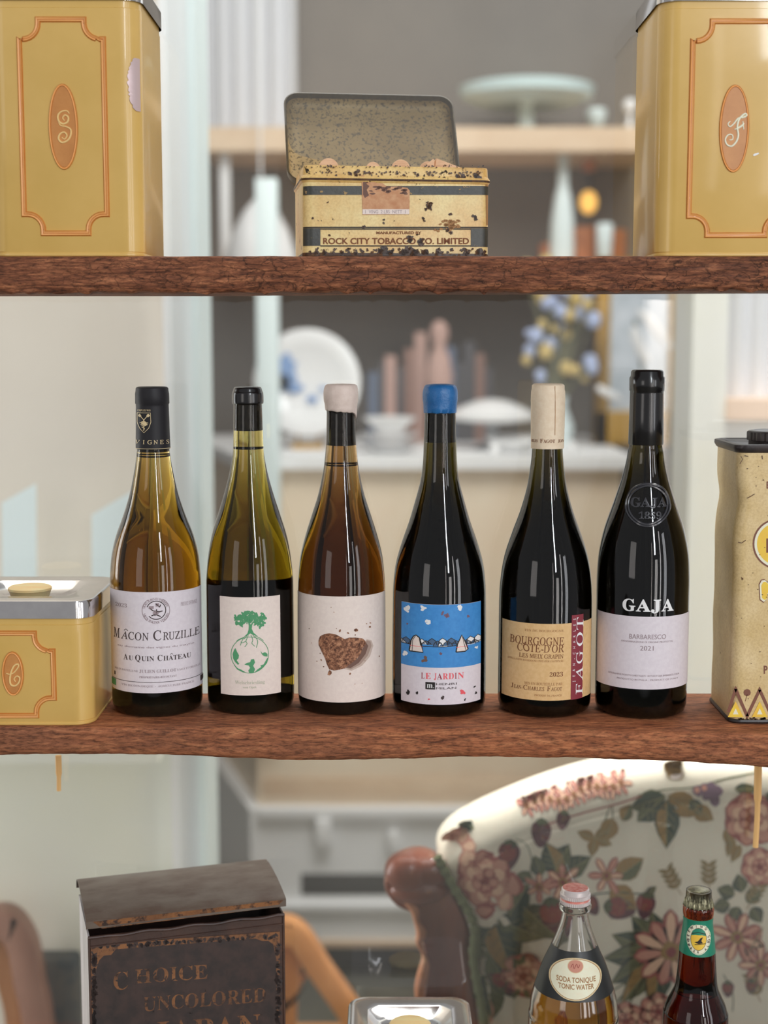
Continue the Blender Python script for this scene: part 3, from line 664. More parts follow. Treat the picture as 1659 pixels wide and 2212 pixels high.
#@@TOBACCO
# ------------------------------------------------------------------ tobacco tin
def tobacco():
    phi = radians(7.5); A0 = P(655, 549, YT + .012); 
    zb = ZU; h = P(655, 356, A0.y).z - zb; R_ = Vector((cos(phi), sin(phi), 0)); N_ = Vector((sin(phi), -cos(phi), 0))
    Bp = Plane(A0, R_, N_); a1, _ = Bp.to2d(1057, 549); W = a1; D = .098
    cx, cy = W / 2, D / 2
    root = thing('tobacco_tin', (A0.x, A0.y, zb), 'open rusty cream and black tobacco tin in the middle of the upper shelf', 'tin', rz=phi)
    inv = Matrix.Rotation(-phi, 4, 'Z') @ Matrix.Translation(-Vector((A0.x, A0.y, zb)))
    r = .008
    def rg(z, g): return [(x, y, z) for x, y in rrect(cx, cy, W - 2 * g, D - 2 * g, max(.002, r - g), 6)]
    zbead = P(829, 384, A0.y).z - zb
    mb = MB(); mb.loft([rg(.0005, .002), rg(0.0, .0), rg(.0022, -.0006), rg(.004, 0), rg(zbead - .0035, 0), rg(zbead - .0018, -.0014), rg(zbead, -.0016), rg(zbead + .0018, -.0006), rg(zbead + .003, .0004), rg(h - .001, .0008), rg(h, .0014), rg(h - .001, .0024), rg(zbead, .0024), rg(.002, .0024)])
    # material by height
    o = mb.obj('body', [M['tin_gold'], M['tin_gold_rust'], M['tin_rust']], root)
    me = o.data
    for p in me.polygons:
        z = p.center.z
        p.material_index = 2 if z < .0042 or abs(z - (zbead - .0012)) < .0014 else (1 if (z > zbead - .0035) else 0)
        inside = (abs(p.center.x - cx) < W / 2 - .0022 and abs(p.center.y - cy) < D / 2 - .0022)
        if inside: p.material_index = 1
    pl = RPlane(A0, R_, N_); pl.W = W; pl.r = r; pr = Print(pl)
    pr.rect(656.5, 402, 1055.5, 421, 'tin_band', 1); pr.rect(656.5, 490, 1055.5, 492.5, 'black_print', 1)
    pr.poly([(1049, 386), (1055, 386), (1055, 486), (1051, 486)], 'ink_brown_soft', 0)
    pr.rect(656.5, 493, 692, 531, 'tin_band', 1); pr.rect(1017, 493, 1055.5, 533, 'tin_band', 1); pr.rect(692, 530, 1017, 532.5, 'black_print', 1)
    pr.rect(692, 493.5, 1017, 496, 'black_print', 1)
    pr.text('MANUFACTURED BY', 813, 910, 500, 505.5, 'heavy', 'ink_brown', 2)
    pr.text('ROCK CITY TOBACCO CO. LIMITED', 698, 1013, 514, 527, 'heavy', 'ink_brown', 2)
    # worn sticker
    pr.poly([(781, 378), (788, 380), (793, 388), (800, 386), (812, 395), (826, 396), (836, 403), (858, 403), (880, 406), (885, 412), (884, 463), (783, 464)], 'sticker_tan', 3)
    pr.rect(783, 452, 884, 463, 'paper_warm', 4)
    pr.text('1  VING  2 LBS  NETT  1', 789, 876, 454, 461, 'sans', 'ink_soft', 5)
    for i in range(26):
        x = 800 + random.random() * 78; y = 404 + random.random() * 16; pr.ell(x, y, 3 + 4 * random.random(), 1.5 + 1.5 * random.random(), 'print_shade2', 4, 8, .3)
    pr.poly([(784, 384), (790, 384), (792, 398), (798, 402), (792, 410), (797, 422), (788, 428), (784, 420)], 'print_shade2', 4)
    # rust flecks
    def fleck(x, y, r_): pr.ell(x, y, r_, r_ * (.7 + .6 * random.random()), 'tin_rust', 6, 10, .38, random.random() * 3)
    for x, y, r_ in [(923, 438, 4), (927, 446, 6), (932, 440, 5), (919, 452, 4), (930, 451, 4), (915, 472, 4), (917, 477, 3), (1025, 467, 5), (1028, 473, 4), (973, 463, 3), (968, 497, 5), (973, 503, 4), (786, 490, 4), (675, 470, 4), (884, 512, 6), (882, 521, 6), (888, 519, 5), (910, 525, 7), (912, 518, 5), (905, 378, 4), (770, 372, 6), (757, 376, 5), (768, 380, 4), (990, 382, 7), (1004, 384, 6), (1030, 381, 8), (858, 375, 3), (946, 385, 4), (958, 386, 4), (735, 385, 5), (700, 386, 4), (829, 475, 2), (828, 482, 2.5), (825, 543, 12), (840, 546, 10), (873, 545, 14), (895, 543, 12), (920, 546, 10), (947, 547, 6), (1008, 547, 8), (1036, 546, 9), (700, 547, 8), (740, 548, 6), (770, 547, 6), (683, 546, 7), (708, 437, 2), (852, 477, 1.5), (712, 508, 3), (1020, 389, 5)]:
        for q in range(3): fleck(x + (random.random() - .5) * r_ * 1.2, y + (random.random() - .5) * r_ * .8, r_ * (.45 + .4 * random.random()))
    for i in range(110):
        x = 668 + random.random() * 378; y = 371 + random.random() * random.random() * 22; fleck(x, y, .8 + 1.8 * random.random())
    for i in range(70):
        x = 662 + random.random() * 388; fleck(x, 537 + random.random() * 9, 1 + 2.6 * random.random())
    for i in range(60):
        x = 668 + random.random() * 378; fleck(x, 356 + random.random() * 6, .8 + 1.6 * random.random())
    for i in range(40): pr.ell(970 + random.gauss(0, 12), 488 + random.gauss(0, 7), 4, 2.4, 'ink_brown_soft', 2, 8, .4)
    pr.build('printing', o, base=.0004, dl=.00005, inv=inv)
    # side print
    # lid: shallow pan leaning back on the hinge
    lidr = []
    tilt = radians(30); Lh = .098; Wl = W * .985; dp = .013
    hinge = Vector((cx, D - .001, h - .010)); upv = Vector((0, sin(tilt), cos(tilt))); outv = Vector((0, -cos(tilt), sin(tilt)))
    def lp(a, b, c): return hinge + Vector((1, 0, 0)) * a + upv * b + outv * c
    def lrg(g, c): return [lp(x, y, c) for x, y in rrect(-.008, Lh / 2, Wl - 2 * g, Lh - 2 * g, .013 - min(g, .01), 6)]
    mb = MB(); mb.loft([lrg(.012, -.0008), lrg(.006, 0), lrg(.002, .003), lrg(0, .006), lrg(-.0005, dp), lrg(.0008, dp + .0006), lrg(.0015, dp - .001), lrg(.0020, .008), lrg(.0045, .004), lrg(.008, .0022), lrg(.013, .0012)], 0)
    lo = mb.obj('lid', [M['olive'], M['olive_dark']], root)
    for p in lo.data.polygons:
        q = p.center - hinge; bb = q.dot(upv)
        if q.dot(outv) > .0075: p.material_index = 1
    # tab hinge at left
    mb = MB(); mb.tube([lp(-.05, 0, 0), lp(.05, 0, 0)], .0016, 8); mb.obj('hinge', M['tin_rust'], root)
    mb = MB(); mb.box(.006, W - .006, .006, D - .006, h - .016, h - .013); 
    # wooden sticks and tokens
    def W2(px, py, yl):  # px at plane local depth yl
        O = A0 - N_ * yl; q = Plane(O, R_, N_).to2d(px, py); return q[0], q[1]
    items = [(710, 335, 22, .034, 'round-ended pale wooden stick at the left of the open tin', .0), (806, 343, 16, .045, 'thin round-ended wooden stick standing in the tin, third from the right', .1), (866, 338, 21, .03, 'brownish round wooden stick in the middle of the open tin', -.08), (925, 342, 20, .05, 'rounded pale wooden stick left of the angled bundle', .2)]
    for px, py, rr, yl, lab, rot in items:
        a, b = W2(px, py, yl); rad = rr * A0.y / F; t = MB()
        pts = [(a + rad * cos(t_), b - rad + rad * sin(t_)) for t_ in [pi * i / 12 for i in range(13)]] + [(a - rad * .9, b - rad - .055), (a + rad * .9, b - rad - .055)]
        t.prism(pts, yl, yl + .002)
        ob = t.obj('wooden_stick', M['sticks'], None, None, bevel=.0003)
        ob.matrix_world = Matrix.Translation((A0.x, A0.y, 0)) @ Matrix.Rotation(phi, 4, 'Z'); ob.location.z = zb; tag(ob, lab, 'wooden stick', 'wooden sticks in the tobacco tin')
    for k, (p1, p2) in enumerate([((916, 354), (937, 336)), ((930, 352), (944, 335)), ((1004, 358), (944, 335))]):
        yl = .035 + .004 * (k % 2); a1_, b1_ = W2(*p1, yl); a2_, b2_ = W2(*p2, yl); t = MB(); L = .012 if k < 2 else .016
        if k < 2: q = [(a1_ - .002, b1_ - .03), (a1_ - .001, b1_), (a2_, b2_), (a2_ + .004, b2_ - .03)]
        else: q = [(a2_, b2_), (a1_, b1_), (a1_ + .002, b1_ - .028), (a2_ - .006, b2_ - .03)]
        t.prism(q, yl + .001 * k, yl + .0035 + .001 * k); ob = t.obj('wooden_stick', M['sticks'], bevel=.0003)
        ob.matrix_world = Matrix.Translation((A0.x, A0.y, zb)) @ Matrix.Rotation(phi, 4, 'Z')
        tag(ob, ['leftmost edge-on wooden stick of the slanted bundle in the tin', 'second edge-on wooden stick of the slanted bundle in the tin', 'slanted wooden stick lying on the right rim inside the tin'][k], 'wooden stick', 'wooden sticks in the tobacco tin')
tobacco()
#@@BOTTLES
# ------------------------------------------------------------------ wine bottles
def prof_from_px(prof, ax, Y, zbase=None):
    out = []
    for py, hw in prof:
        p = P(ax, py, Y); out.append((p.z, hw * dep(p) / F))
    return sorted(out)
def wine_bottle(name, label, axp, prof, Yb, body_px, glassm, capm, cap_y, zbase=ZS, capname='capsule', group='wine bottles on the middle shelf', cap_dr=.0, men=None, cork=None, base_y=1520, cat='bottle'):
    ax_t, ax_b = axp; ym = body_px[2]; X = P(ax_b, ym, Yb).x
    pr = prof_from_px(prof, ax_b, Yb); R = pr[0][1]
    pr = [(z, r) for z, r in pr if z > zbase + .014]
    gl = [(zbase + .006, .0001), (zbase + .004, R * .4), (zbase, R * .8), (zbase + .0004, R * .88), (zbase + .003, R * .965), (zbase + .008, R * .995), (zbase + .013, R)] + pr
    og = (X, Yb, zbase); root = thing(name, og, label, cat, group)
    ztop = pr[-1][0]
    # glass goes to the top; capsule is a skin over it
    zc = P(ax_t, cap_y, Yb).z
    g2 = [(z, r if z < zc else r - .0006) for z, r in gl]
    sp = smooth([(z, r) for z, r in g2[6:]], 4); sp = [(z, max(r, .001)) for z, r in sp]
    # keep z monotonic
    seq = g2[:6]; last = g2[5][0]
    for z, r in sp:
        if z > last + 1e-5: seq.append((z, r)); last = z
    mb = MB(); mb.lathe(seq, 72, 0, (X, Yb)); body = mb.obj('body', glassm, root, og, angle=60)
    full = [(zbase, R)] + [(z, r) for z, r in seq if z > zbase + .012]
    if capm is not None:
        cp = [(z, r + cap_dr + (.0005 if z >= zc else 0)) for z, r in pr if z > zc - 1e-4]
        rc = interp([(z, r) for z, r in pr])(zc)
        cp = [(zc, rc + cap_dr)] + cp; mb = MB()
        mb.lathe([(zc, cp[0][1] - .0012)] + cp + [(cp[-1][0] + .0004, cp[-1][1] - .0015)], 56, 0, (X, Yb)); cap = mb.obj(capname, capm, root, og, angle=40)
    else: cap = None
    if cork:
        z1 = P(ax_t, cork, Yb).z; rc = interp(full)(z1) - .0035; mb = MB(); mb.lathe([(z1, rc), (ztop - .003, rc)], 32, 0, (X, Yb)); mb.obj('cork', M['cork'], body, og)
    sf = Lathe(X, Yb, full, ax_b, body_px[0])
    if men:
        z1 = P(ax_t, men, Yb).z; rc = interp(full)(z1) - .0028; mb = MB(); mb.lathe([(z1 - .0007, rc - .0004), (z1, rc), (z1 + .0007, rc - .0004)], 32, 0, (X, Yb), False, False); mb.lathe([(z1 - .0007, rc - .0010), (z1 + .0007, rc - .0010)], 32, 0, (X, Yb), False, False); mb.obj('wine_surface', M['cork'], body, og)
    mb = MB(); mb.lathe([(zbase + .0015, R * .86), (zbase + .010, R * .82), (zbase + .018, R * .62), (zbase + .024, R * .3), (zbase + .026, .001)], 40, 0, (X, Yb)); mb.obj('punt', M['cork'], body, og)
    return dict(root=root, og=og, body=body, cap=cap, sf=sf, X=X, Y=Yb, R=R, prof=full)
def paper(b, x0, y0, x1, y1, m, name='label', ax=None, base=.00022, parent=None):
    pr = Print(b['sf']); n = 40; a0 = b['sf'].to2d(x0, y0)[0]; a1 = b['sf'].to2d(x1, y0)[0]
    sf = b['sf']; v = []; hw = sf.hw if not callable(sf.hw) else sf.hw(y0)
    xs = [sf.ax + hw * sin((a0 + (a1 - a0) * i / n) / sf.Rr) for i in range(n + 1)]
    pr.raw([(x, y) for y in (y0, (y0 * 2 + y1) / 3, (y0 + 2 * y1) / 3, y1) for x in xs], [(j * (n + 1) + i, j * (n + 1) + i + 1, (j + 1) * (n + 1) + i + 1, (j + 1) * (n + 1) + i) for j in range(3) for i in range(n)], m, 0)
    o = pr.build(name, parent or b['root'], base=base, off=b['og']); return o, Print(sf)
def back_label(b, x0, y0, x1, y1, m):
    """label on the rear of the bottle, seen through the glass"""
    sf = b['sf']; mb = MB(); R = b['R'] + .0002; z0 = P(sf.ax, y1, b['Y']).z; z1 = P(sf.ax, y0, b['Y']).z; n = 24
    h = asin(min(.99, (x1 - x0) / 2 / sf.hw)); v = []
    for i in range(n + 1):
        t = -h + 2 * h * i / n; dd = sf.d * -cos(t) + sf.r * sin(t)
        for z in (z0, z1): v.append((b['X'] + dd.x * R, b['Y'] + dd.y * R, z))
    mb.add(v, [(2 * i, 2 * i + 2, 2 * i + 3, 2 * i + 1) for i in range(n)]); mb.obj('back_label', M[m], b['root'], b['og'])
YBo = 1.278
# 1 ---- Macon
b1 = wine_bottle('wine_bottle', 'golden wine bottle with a black capsule and lilac-white label with a round seal, leftmost', (330, 337), [(1505, 97), (1400, 97), (1300, 97), (1260, 97.5), (1244, 97), (1200, 93), (1157, 83), (1114, 67), (1070, 53), (1027, 43.5), (1000, 38.5), (985, 36.5), (968, 36), (930, 35), (900, 34.5), (878, 34), (873, 34), (871, 35.5), (850, 35.3), (845, 34.2), (838, 33.5), (836, 31)], YBo - .002, (97, 0, 1300), M['amber_wine'], M['capsule_dark'], 969, cork=976, men=985)
lb, pr = paper(b1, 241, 1279, 433, 1497, 'paper_lilac')
pr.text('2023', 253, 277, 1306.5, 1314.5, 'bold', 'ink_soft')
pr.text('PRODUCE OF FRANCE', 388, 423, 1305, 1313, 'reg', 'ink_soft')
pr.ring(336.5, 1319, 29, 29, 1.3, 'ink_soft', 1, 48, -60, 60); pr.ring(336.5, 1319, 29, 29, 1.3, 'ink_soft', 1, 48, 130, 235)
pr.ring(337, 1318, 20.5, 20.5, 1.8, 'ink', 1, 48, -160, 140)
pr.arc('VIGNES BLANCS DU PATRIMOINE', 336.5, 1319, 22.6, -75, 70, 5.2, 'bold', 'ink_soft', 1)
pr.arc('MACON BURGUNDY VINEYARD', 336.5, 1319, 28, 250, 110, 5.2, 'bold', 'ink_soft', 1, True)
for a, c, d, e in [(322, 1313, 330, 1319), (336, 1304, 343, 1311), (330, 1319, 345, 1322), (338, 1316, 334, 1330), (340, 1322, 350, 1320), (332, 1326, 346, 1332), (327, 1330, 333, 1327), (343, 1312, 346, 1306)]:
    pr.line([(a, c), ((a + d) / 2 + 1, (c + e) / 2), (d, e)], 2.2, 'ink', 1)
pr.rect(322, 1309, 332, 1315, 'ink_soft'); pr.rect(336, 1303, 343, 1310, 'ink_soft'); pr.ell(336, 1324, 6, 4, 'ink_soft', 1, 10, .3)
def smallcaps(pr, words, ytopB, ytopS, yb, style, m, layer=1):
    for t, x0, x1, big in words: pr.text(t, x0, x1, ytopB if big else ytopS, yb, style, m, layer)
smallcaps(pr, [('M', 248, 261, 1), ('ACON', 263, 321, 0), ('C', 330, 346.5, 1), ('RUZILLE', 350, 427, 0)], 1362, 1366.5, 1383, 'reg', 'ink')
pr.line([(270, 1364.5), (274, 1361), (278, 1364.5)], 1.4, 'ink')
smallcaps(pr, [('A', 268, 277, 1), ('U', 279, 288, 0), ('Q', 292, 303, 1), ('UIN', 305, 331, 0), ('C', 338, 348, 1), ('HATEAU', 350, 408, 0)], 1415, 1417.5, 1427.5, 'bold', 'ink')
pr.line([(364, 1415.5), (367, 1413), (370, 1415.5)], 1.1, 'ink')
pr.text('au domaine des vignes du mayne', 256, 415, 1396, 1400, 'sans', 'ink_soft')
pr.text('MIS EN BOUTEILLE PAR', 249, 297, 1448, 1452, 'reg', 'ink_soft'); pr.text('JULIEN GUILLOT', 300, 376, 1446.5, 1453, 'bold', 'ink_soft'); pr.text('À SAGY ET CRUZILLE', 378, 428, 1448, 1452, 'reg', 'ink_soft')
pr.text('PROPRIÉTAIRE-RÉCOLTANT', 300, 377, 1460.5, 1464.5, 'bold', 'ink_soft')
pr.line([(243, 1473.5), (290, 1473.5), (338, 1473.5), (385, 1473.5), (432, 1473.5)], 1.1, 'ink')
pr.text('VIN BIODYNAMIQUE  -  AGRICULTURE FRANCE', 263, 413, 1480, 1484, 'reg', 'ink_soft')
pr.rect(242, 1475, 251, 1489, 'green_print', 2); pr.rect(427, 1476, 434, 1488, 'ink', 2); pr.line([(249, 1458), (249, 1466)], 2.5, 'ink')
pr.build('lettering', lb, base=.00036, off=b1['og'])
sfc = Lathe(b1['X'], b1['Y'], [(z, r + .0012) for z, r in b1['prof']], 330, 35)
pr = Print(sfc); pr.spaced('VIGNES', 300, 359, 951, 959.5, 'reg', 'gold_print')
sh = [(299, 892), (326, 892), (326.5, 912), (322, 925), (312.5, 935), (304, 925), (299, 912)]
pr.line(sh + [sh[0]], 1.1, 'gold_print')
for p in [[(303, 895), (313, 908), (309, 912)], [(323, 895), (312, 908), (316, 912)], [(304, 914), (312, 911), (321, 914)], [(306, 917), (312, 921), (320, 917)], [(312, 908), (312.5, 930)], [(308, 922), (314, 926), (311, 930)]]: pr.line(p, 1.4, 'gold_print')
pr.ell(304.5, 898, 4, 3, 'gold_print', 1, 10, .2, .8); pr.ell(321, 898, 4, 3, 'gold_print', 1, 10, .2, -.8); pr.ell(312, 915, 6, 4.5, 'gold_print', 1, 12, .35)
pr.text('DEPUIS 910', 300, 326, 884.5, 888.5, 'sans', 'gold_print'); pr.line([(296, 969.5), (330, 969.5), (365, 969.5)], 1, 'gold_print')
pr.build('gold_print', b1['cap'], base=.0003, off=b1['og'])
# 2 ---- Welschriesling
b2 = wine_bottle('wine_bottle', 'olive green wine bottle with a green tree and globe on its white label', (538, 540), [(1500, 93.5), (1400, 94), (1300, 94), (1265, 94), (1244, 93.4), (1200, 89), (1157, 81), (1114, 68), (1070, 54), (1027, 42.3), (990, 35), (970, 32.8), (930, 31.5), (900, 31), (880, 30.5), (873, 30.5), (871, 32.5), (864, 33), (850, 32.5), (846, 31), (838, 28.5), (836, 26)], YBo + .006, (94, 0, 1300), M['olive_wine'], None, 830, cork=930, men=968)
rt = b2['prof']; mb = MB(); zc = P(538, 872, b2['Y']).z
mb.lathe([(zc, .0130)] + [(z, r + .0004) for z, r in rt if z > zc] + [(rt[-1][0] + .0005, .008)], 56, 0, (b2['X'], b2['Y'])); mb.obj('glass_lip', M['capsule_black'], b2['root'], b2['og'], angle=40)
back_label(b2, 452, 1265, 628, 1476, 'paper_warm')
lb, pr = paper(b2, 477, 1290, 603, 1502, 'paper_warm')
g = 'green_print'; cx, cy = 538.5, 1414.5
pr.ring(cx, cy, 39.5, 39.5, 1.2, g)
for i in range(90):
    a = random.random() * 2 * pi; q = random.random() ** .5; x = 540 + q * 32 * cos(a); y = 1338 + q * 15 * sin(a) - 3
    if (abs(x - 540) < 10 and y > 1343): continue
    L = 4 + 3 * random.random(); d = random.random() * 3.1; pr.ell(x, y, L, 1.6 + random.random(), g, 1, 8, .25, d)
for x, y in [(516, 1347), (512, 1345), (520, 1350), (524, 1346), (556, 1348), (562, 1350), (568, 1346), (551, 1345), (560, 1354), (565, 1351)]: pr.ell(x, y, 5, 3, g, 1, 9, .35, random.random() * 3)
pr.poly([(535, 1340), (538, 1343), (541, 1349), (545, 1343), (549, 1340), (544, 1350), (543, 1358), (547, 1367), (556, 1375), (545, 1371), (540, 1368), (534, 1372), (525, 1377), (534, 1368), (536.5, 1360), (537, 1351)], g, 1)
for r_ in [[(534, 1371), (528, 1379), (524, 1381), (519, 1394)], [(536, 1372), (531, 1384), (533, 1390), (528, 1397)], [(541, 1371), (545, 1382), (543, 1389), (549, 1396)], [(545, 1372), (553, 1380), (555, 1388), (552, 1399)], [(550, 1374), (560, 1379), (567, 1385)], [(527, 1376), (518, 1380), (511, 1385)], [(531, 1384), (524, 1388), (520, 1386)]]: pr.line(smooth(r_, 4), 1.2, g)
pr.poly([(506, 1404), (509, 1400), (512, 1408), (516, 1415), (515, 1422), (511, 1426), (516, 1433), (518, 1431), (514, 1436), (508, 1430), (504, 1423), (503, 1413)], g, 1)
pr.poly([(561, 1406), (564, 1412), (570, 1410), (575, 1414), (575, 1420), (569, 1419), (565, 1416), (562, 1411)], g, 1)
pr.poly([(527, 1435), (533, 1431), (539, 1430), (541, 1424), (547, 1423), (549, 1431), (545, 1438), (549, 1445), (546, 1453), (537, 1453.5), (535, 1448), (539, 1442), (536, 1437)], g, 1)
pr.poly([(548, 1452), (554, 1446), (562, 1441), (560, 1438), (567, 1436), (574, 1424), (577.5, 1422), (574, 1434), (566, 1443), (556, 1450)], g, 1)
pr.poly([(505, 1436), (512, 1443), (520, 1446), (530, 1452), (524, 1452), (512, 1446)], g, 1)
pr.text('Welschriesling', 507, 569, 1470, 1477.5, 'bold', 'green_pale'); pr.text('vom Opok', 523, 552, 1481.5, 1486.5, 'bold', 'green_pale')
pr.build('artwork', lb, base=.00036, off=b2['og'])
# 3 ---- soil clod
b3 = wine_bottle('wine_bottle', 'amber brown wine bottle sealed with white wax, heart-shaped soil clod on its label', (735, 738), [(1510, 94), (1400, 94.5), (1300, 94.5), (1262, 94), (1244, 93), (1200, 88.4), (1157, 78), (1114, 64.6), (1070, 50.5), (1027, 40.7), (1000, 36.4), (960, 32.5), (930, 31.5), (900, 31), (890, 31), (872, 34), (864, 35), (850, 34.5), (838, 32), (832, 29)], YBo + .003, (94.5, 0, 1300), M['brown_wine'], None, 830, cork=962, men=1004)
def wax(b, ax, pts, m, slant=0, low=890, name='wax_seal', drip=None):
    mb = MB(); n = 56; rings = []
    for k, (py, hw) in enumerate(pts):
        ring = []
        for i in range(n):
            a = 2 * pi * i / n; z = P(ax, py, b['Y']).z; r = hw * dep(P(ax, py, b['Y'])) / F
            if k <= 1: z += slant * cos(a) * .004 - .0012 * abs(noise.noise((cos(a) * 2, sin(a) * 2, k))) - (drip * .006 * max(0, cos(a - .1)) ** 12 if drip else 0)
            r += .0005 * noise.noise((cos(a) * 2.5, sin(a) * 2.5, z * 90 + ax))
            ring.append((b['X'] + r * cos(a), b['Y'] + r * sin(a), z))
        rings.append(ring)
    mb.loft(rings); return mb.obj(name, m, b['root'], b['og'], angle=60)
wax(b3, 735, [(888, 31), (887, 33.5), (880, 34.6), (872, 35.4), (866, 37.3), (850, 37.6), (840, 36.6), (833, 34.8), (830, 31), (829.3, 20)], M['wax_white'], -.25, drip=1)
lb, pr = paper(b3, 643.6, 1288.5, 831.6, 1517, 'paper_warm')
M['print_shade0'] = mat('printed_pale_brown', A(178, 160, 148), .8)
pr.poly([(742, 1444), (758, 1449), (780, 1440), (797, 1422), (804, 1400), (800, 1388), (790, 1384), (770, 1420)], 'print_shade0', 0)
pr.poly([(742, 1440), (756, 1446), (776, 1437), (792, 1420), (800, 1400), (798, 1390), (790, 1386), (776, 1420), (758, 1436)], 'print_shade', 1)
pr.poly([(742, 1441), (756, 1443), (773, 1433), (787, 1416), (793, 1399), (788, 1390), (770, 1424)], 'print_shade2', 2)
pr.poly([(690, 1385), (693, 1376), (701, 1371), (712, 1368), (726, 1370), (737, 1376), (744, 1380), (754, 1377), (768, 1378), (781, 1381), (787, 1387), (788, 1394), (781, 1402), (777, 1414), (768, 1425), (757, 1433), (744, 1443), (733, 1446), (722, 1448), (712, 1446), (707, 1435), (703, 1422), (696, 1408), (690, 1395)], 'clod', 3)
for x, y, r_ in [(734, 1362, 2.6), (751, 1367, 2), (768, 1362, 3.2), (797, 1358, 2), (798, 1350, 1.4), (713, 1454, 5), (755, 1455, 2.2), (695, 1427, 1.8), (670, 1363, 1), (817, 1427, 1.4), (700, 1441, 1.4), (766, 1372, 1.2), (722, 1322, .9), (716, 1312, .8), (790, 1350, .9), (686, 1431, 1), (675, 1393, .9), (780, 1478, .9), (765, 1478, .9), (727, 1357, .9), (786, 1430, .8), (693, 1413, 1)]: pr.ell(x, y, r_ * 1.2, r_ * .9, 'clod', 2, 7, .3, random.random() * 3)
pr.build('artwork', lb, base=.00036, off=b3['og'])
# 4 ---- Le Jardin
b4 = wine_bottle('wine_bottle', 'black wine bottle with blue wax top and a blue label showing two white cones', (946, 949), [(1510, 100.5), (1400, 101), (1300, 100.5), (1262, 99.5), (1217, 94.4), (1172, 82), (1126, 66), (1081, 53), (1036, 41.3), (1000, 37), (960, 35.2), (930, 34.2), (893, 33.5), (880, 33.8), (866, 34.5), (850, 34), (838, 33), (832, 30)], YBo, (101, 0, 1300), M['red_wine'], None, 830, cork=955)
wax(b4, 946, [(891, 33), (890.5, 35.4), (880, 36.2), (872, 36.4), (862, 37.6), (850, 37.9), (842, 37), (835, 34.8), (831, 31), (829.3, 18)], M['wax_blue'])
back_label(b4, 860, 1265, 905, 1500, 'paper_warm')
lb, pr = paper(b4, 869, 1306, 1037, 1522, 'paper_lilac')
def blot(pr, x, y, r_, m, L=2):
    for q in range(5): pr.ell(x + (random.random() - .5) * r_, y + (random.random() - .5) * r_, r_ * .55, r_ * .38, m, L, 7, .3, random.random() * 3)
nx = 24; pr.rect(869.3, 1306.3, 1036.8, 1442, 'blue_print', 1, nx, 1)
ks = [(870, 1386), (880, 1381), (893, 1387), (903, 1382), (913, 1381), (922, 1384), (934, 1379), (946, 1384), (956, 1378), (966, 1384), (974, 1378), (984, 1384), (994, 1386), (1006, 1384), (1014, 1378), (1022, 1386), (1030, 1377), (1036, 1374)]
for i, (x, y) in enumerate(ks[:-1]):
    xx = x; w_ = 11; y0 = 1394 + 2 * sin(i)
    pts = [(xx - w_ + 2, y0), (xx - w_ * .6, y + 5), (xx, y), (xx + w_ * .7, y + 5), (xx + w_, y0)]
    pts = [(max(869.5, min(1036.5, a)), b_) for a, b_ in pts]
    pr.poly(pts, 'white_print' if i % 4 == 0 or i == 14 else 'slate_print', 2); pr.line(pts, 1.5, 'black_print', 3)
pr.line([(870, 1395), (890, 1395), (920, 1397), (960, 1397), (1000, 1393), (1020, 1392), (1036, 1391)], 1.6, 'black_print', 3)
def stone(pts, vx):
    pr.poly(pts, 'paper_warm', 4); pr.line(pts + [pts[0]], 2.4, 'black_print', 5)
stone([(887, 1410), (891, 1386), (896, 1377), (901, 1374), (908, 1379), (912, 1392), (916, 1410)], 0)
pr.line([(888, 1398), (915, 1398)], 1, 'red_print', 5); pr.line([(893, 1410), (894, 1386), (900, 1376)], 1.2, 'black_print', 5); pr.line([(908, 1380), (911, 1396)], 1.8, 'black_print', 5)
stone([(984, 1409), (987, 1392), (996, 1373), (1003, 1388), (1009, 1405), (1003, 1409)], 0)
pr.line([(985, 1399), (1008, 1398)], 1, 'red_print', 5); pr.line([(997, 1376), (1001, 1394), (1005, 1408)], 1.2, 'black_print', 5)
for x, y, r_, m in [(882, 1321, 9, 'white_print'), (916, 1315, 7, 'white_print'), (994, 1312, 9, 'white_print'), (925, 1344, 7, 'white_print'), (879, 1418, 7, 'white_print'), (1027, 1405, 4, 'white_print'), (964, 1329, 7, 'plum'), (957, 1324, 5, 'plum'), (1010, 1334, 4, 'plum'), (882, 1353, 3, 'plum'), (954, 1411, 5, 'plum'), (920, 1425, 8, 'print_shade2')]: blot(pr, x, y, r_, m)
for x, y, r_, m in [(885, 1501, 6, 'black_print'), (903, 1499, 4, 'black_print'), (956, 1506, 5, 'ink'), (998, 1497, 7, 'red_print'), (1024, 1490, 3, 'black_print'), (1004, 1514, 3, 'black_print'), (928, 1511, 3, 'red_print'), (1027, 1504, 3, 'black_print')]: blot(pr, x, y, r_, m)
for i, (c, x0, x1) in enumerate([('L', 912, 919), ('E', 921, 932), ('J', 939, 944), ('A', 945, 956), ('R', 957, 968), ('D', 969, 980), ('I', 982, 986), ('N', 988, 1001)]): pr.text(c, x0, x1, 1454, 1467, 'bold', 'red_print' if i % 3 else 'red_dark_print')
pr.rect(921, 1473.5, 941, 1489, 'black_print'); pr.text('m.', 924, 939, 1474.5, 1486, 'bold', 'white_print', 2)
pr.text('HENRI', 943, 986, 1475, 1479.5, 'sans', 'ink'); pr.text('MILAN', 943, 985, 1484, 1488.5, 'sans', 'ink')
pr.build('artwork', lb, base=.00036, off=b4['og'])
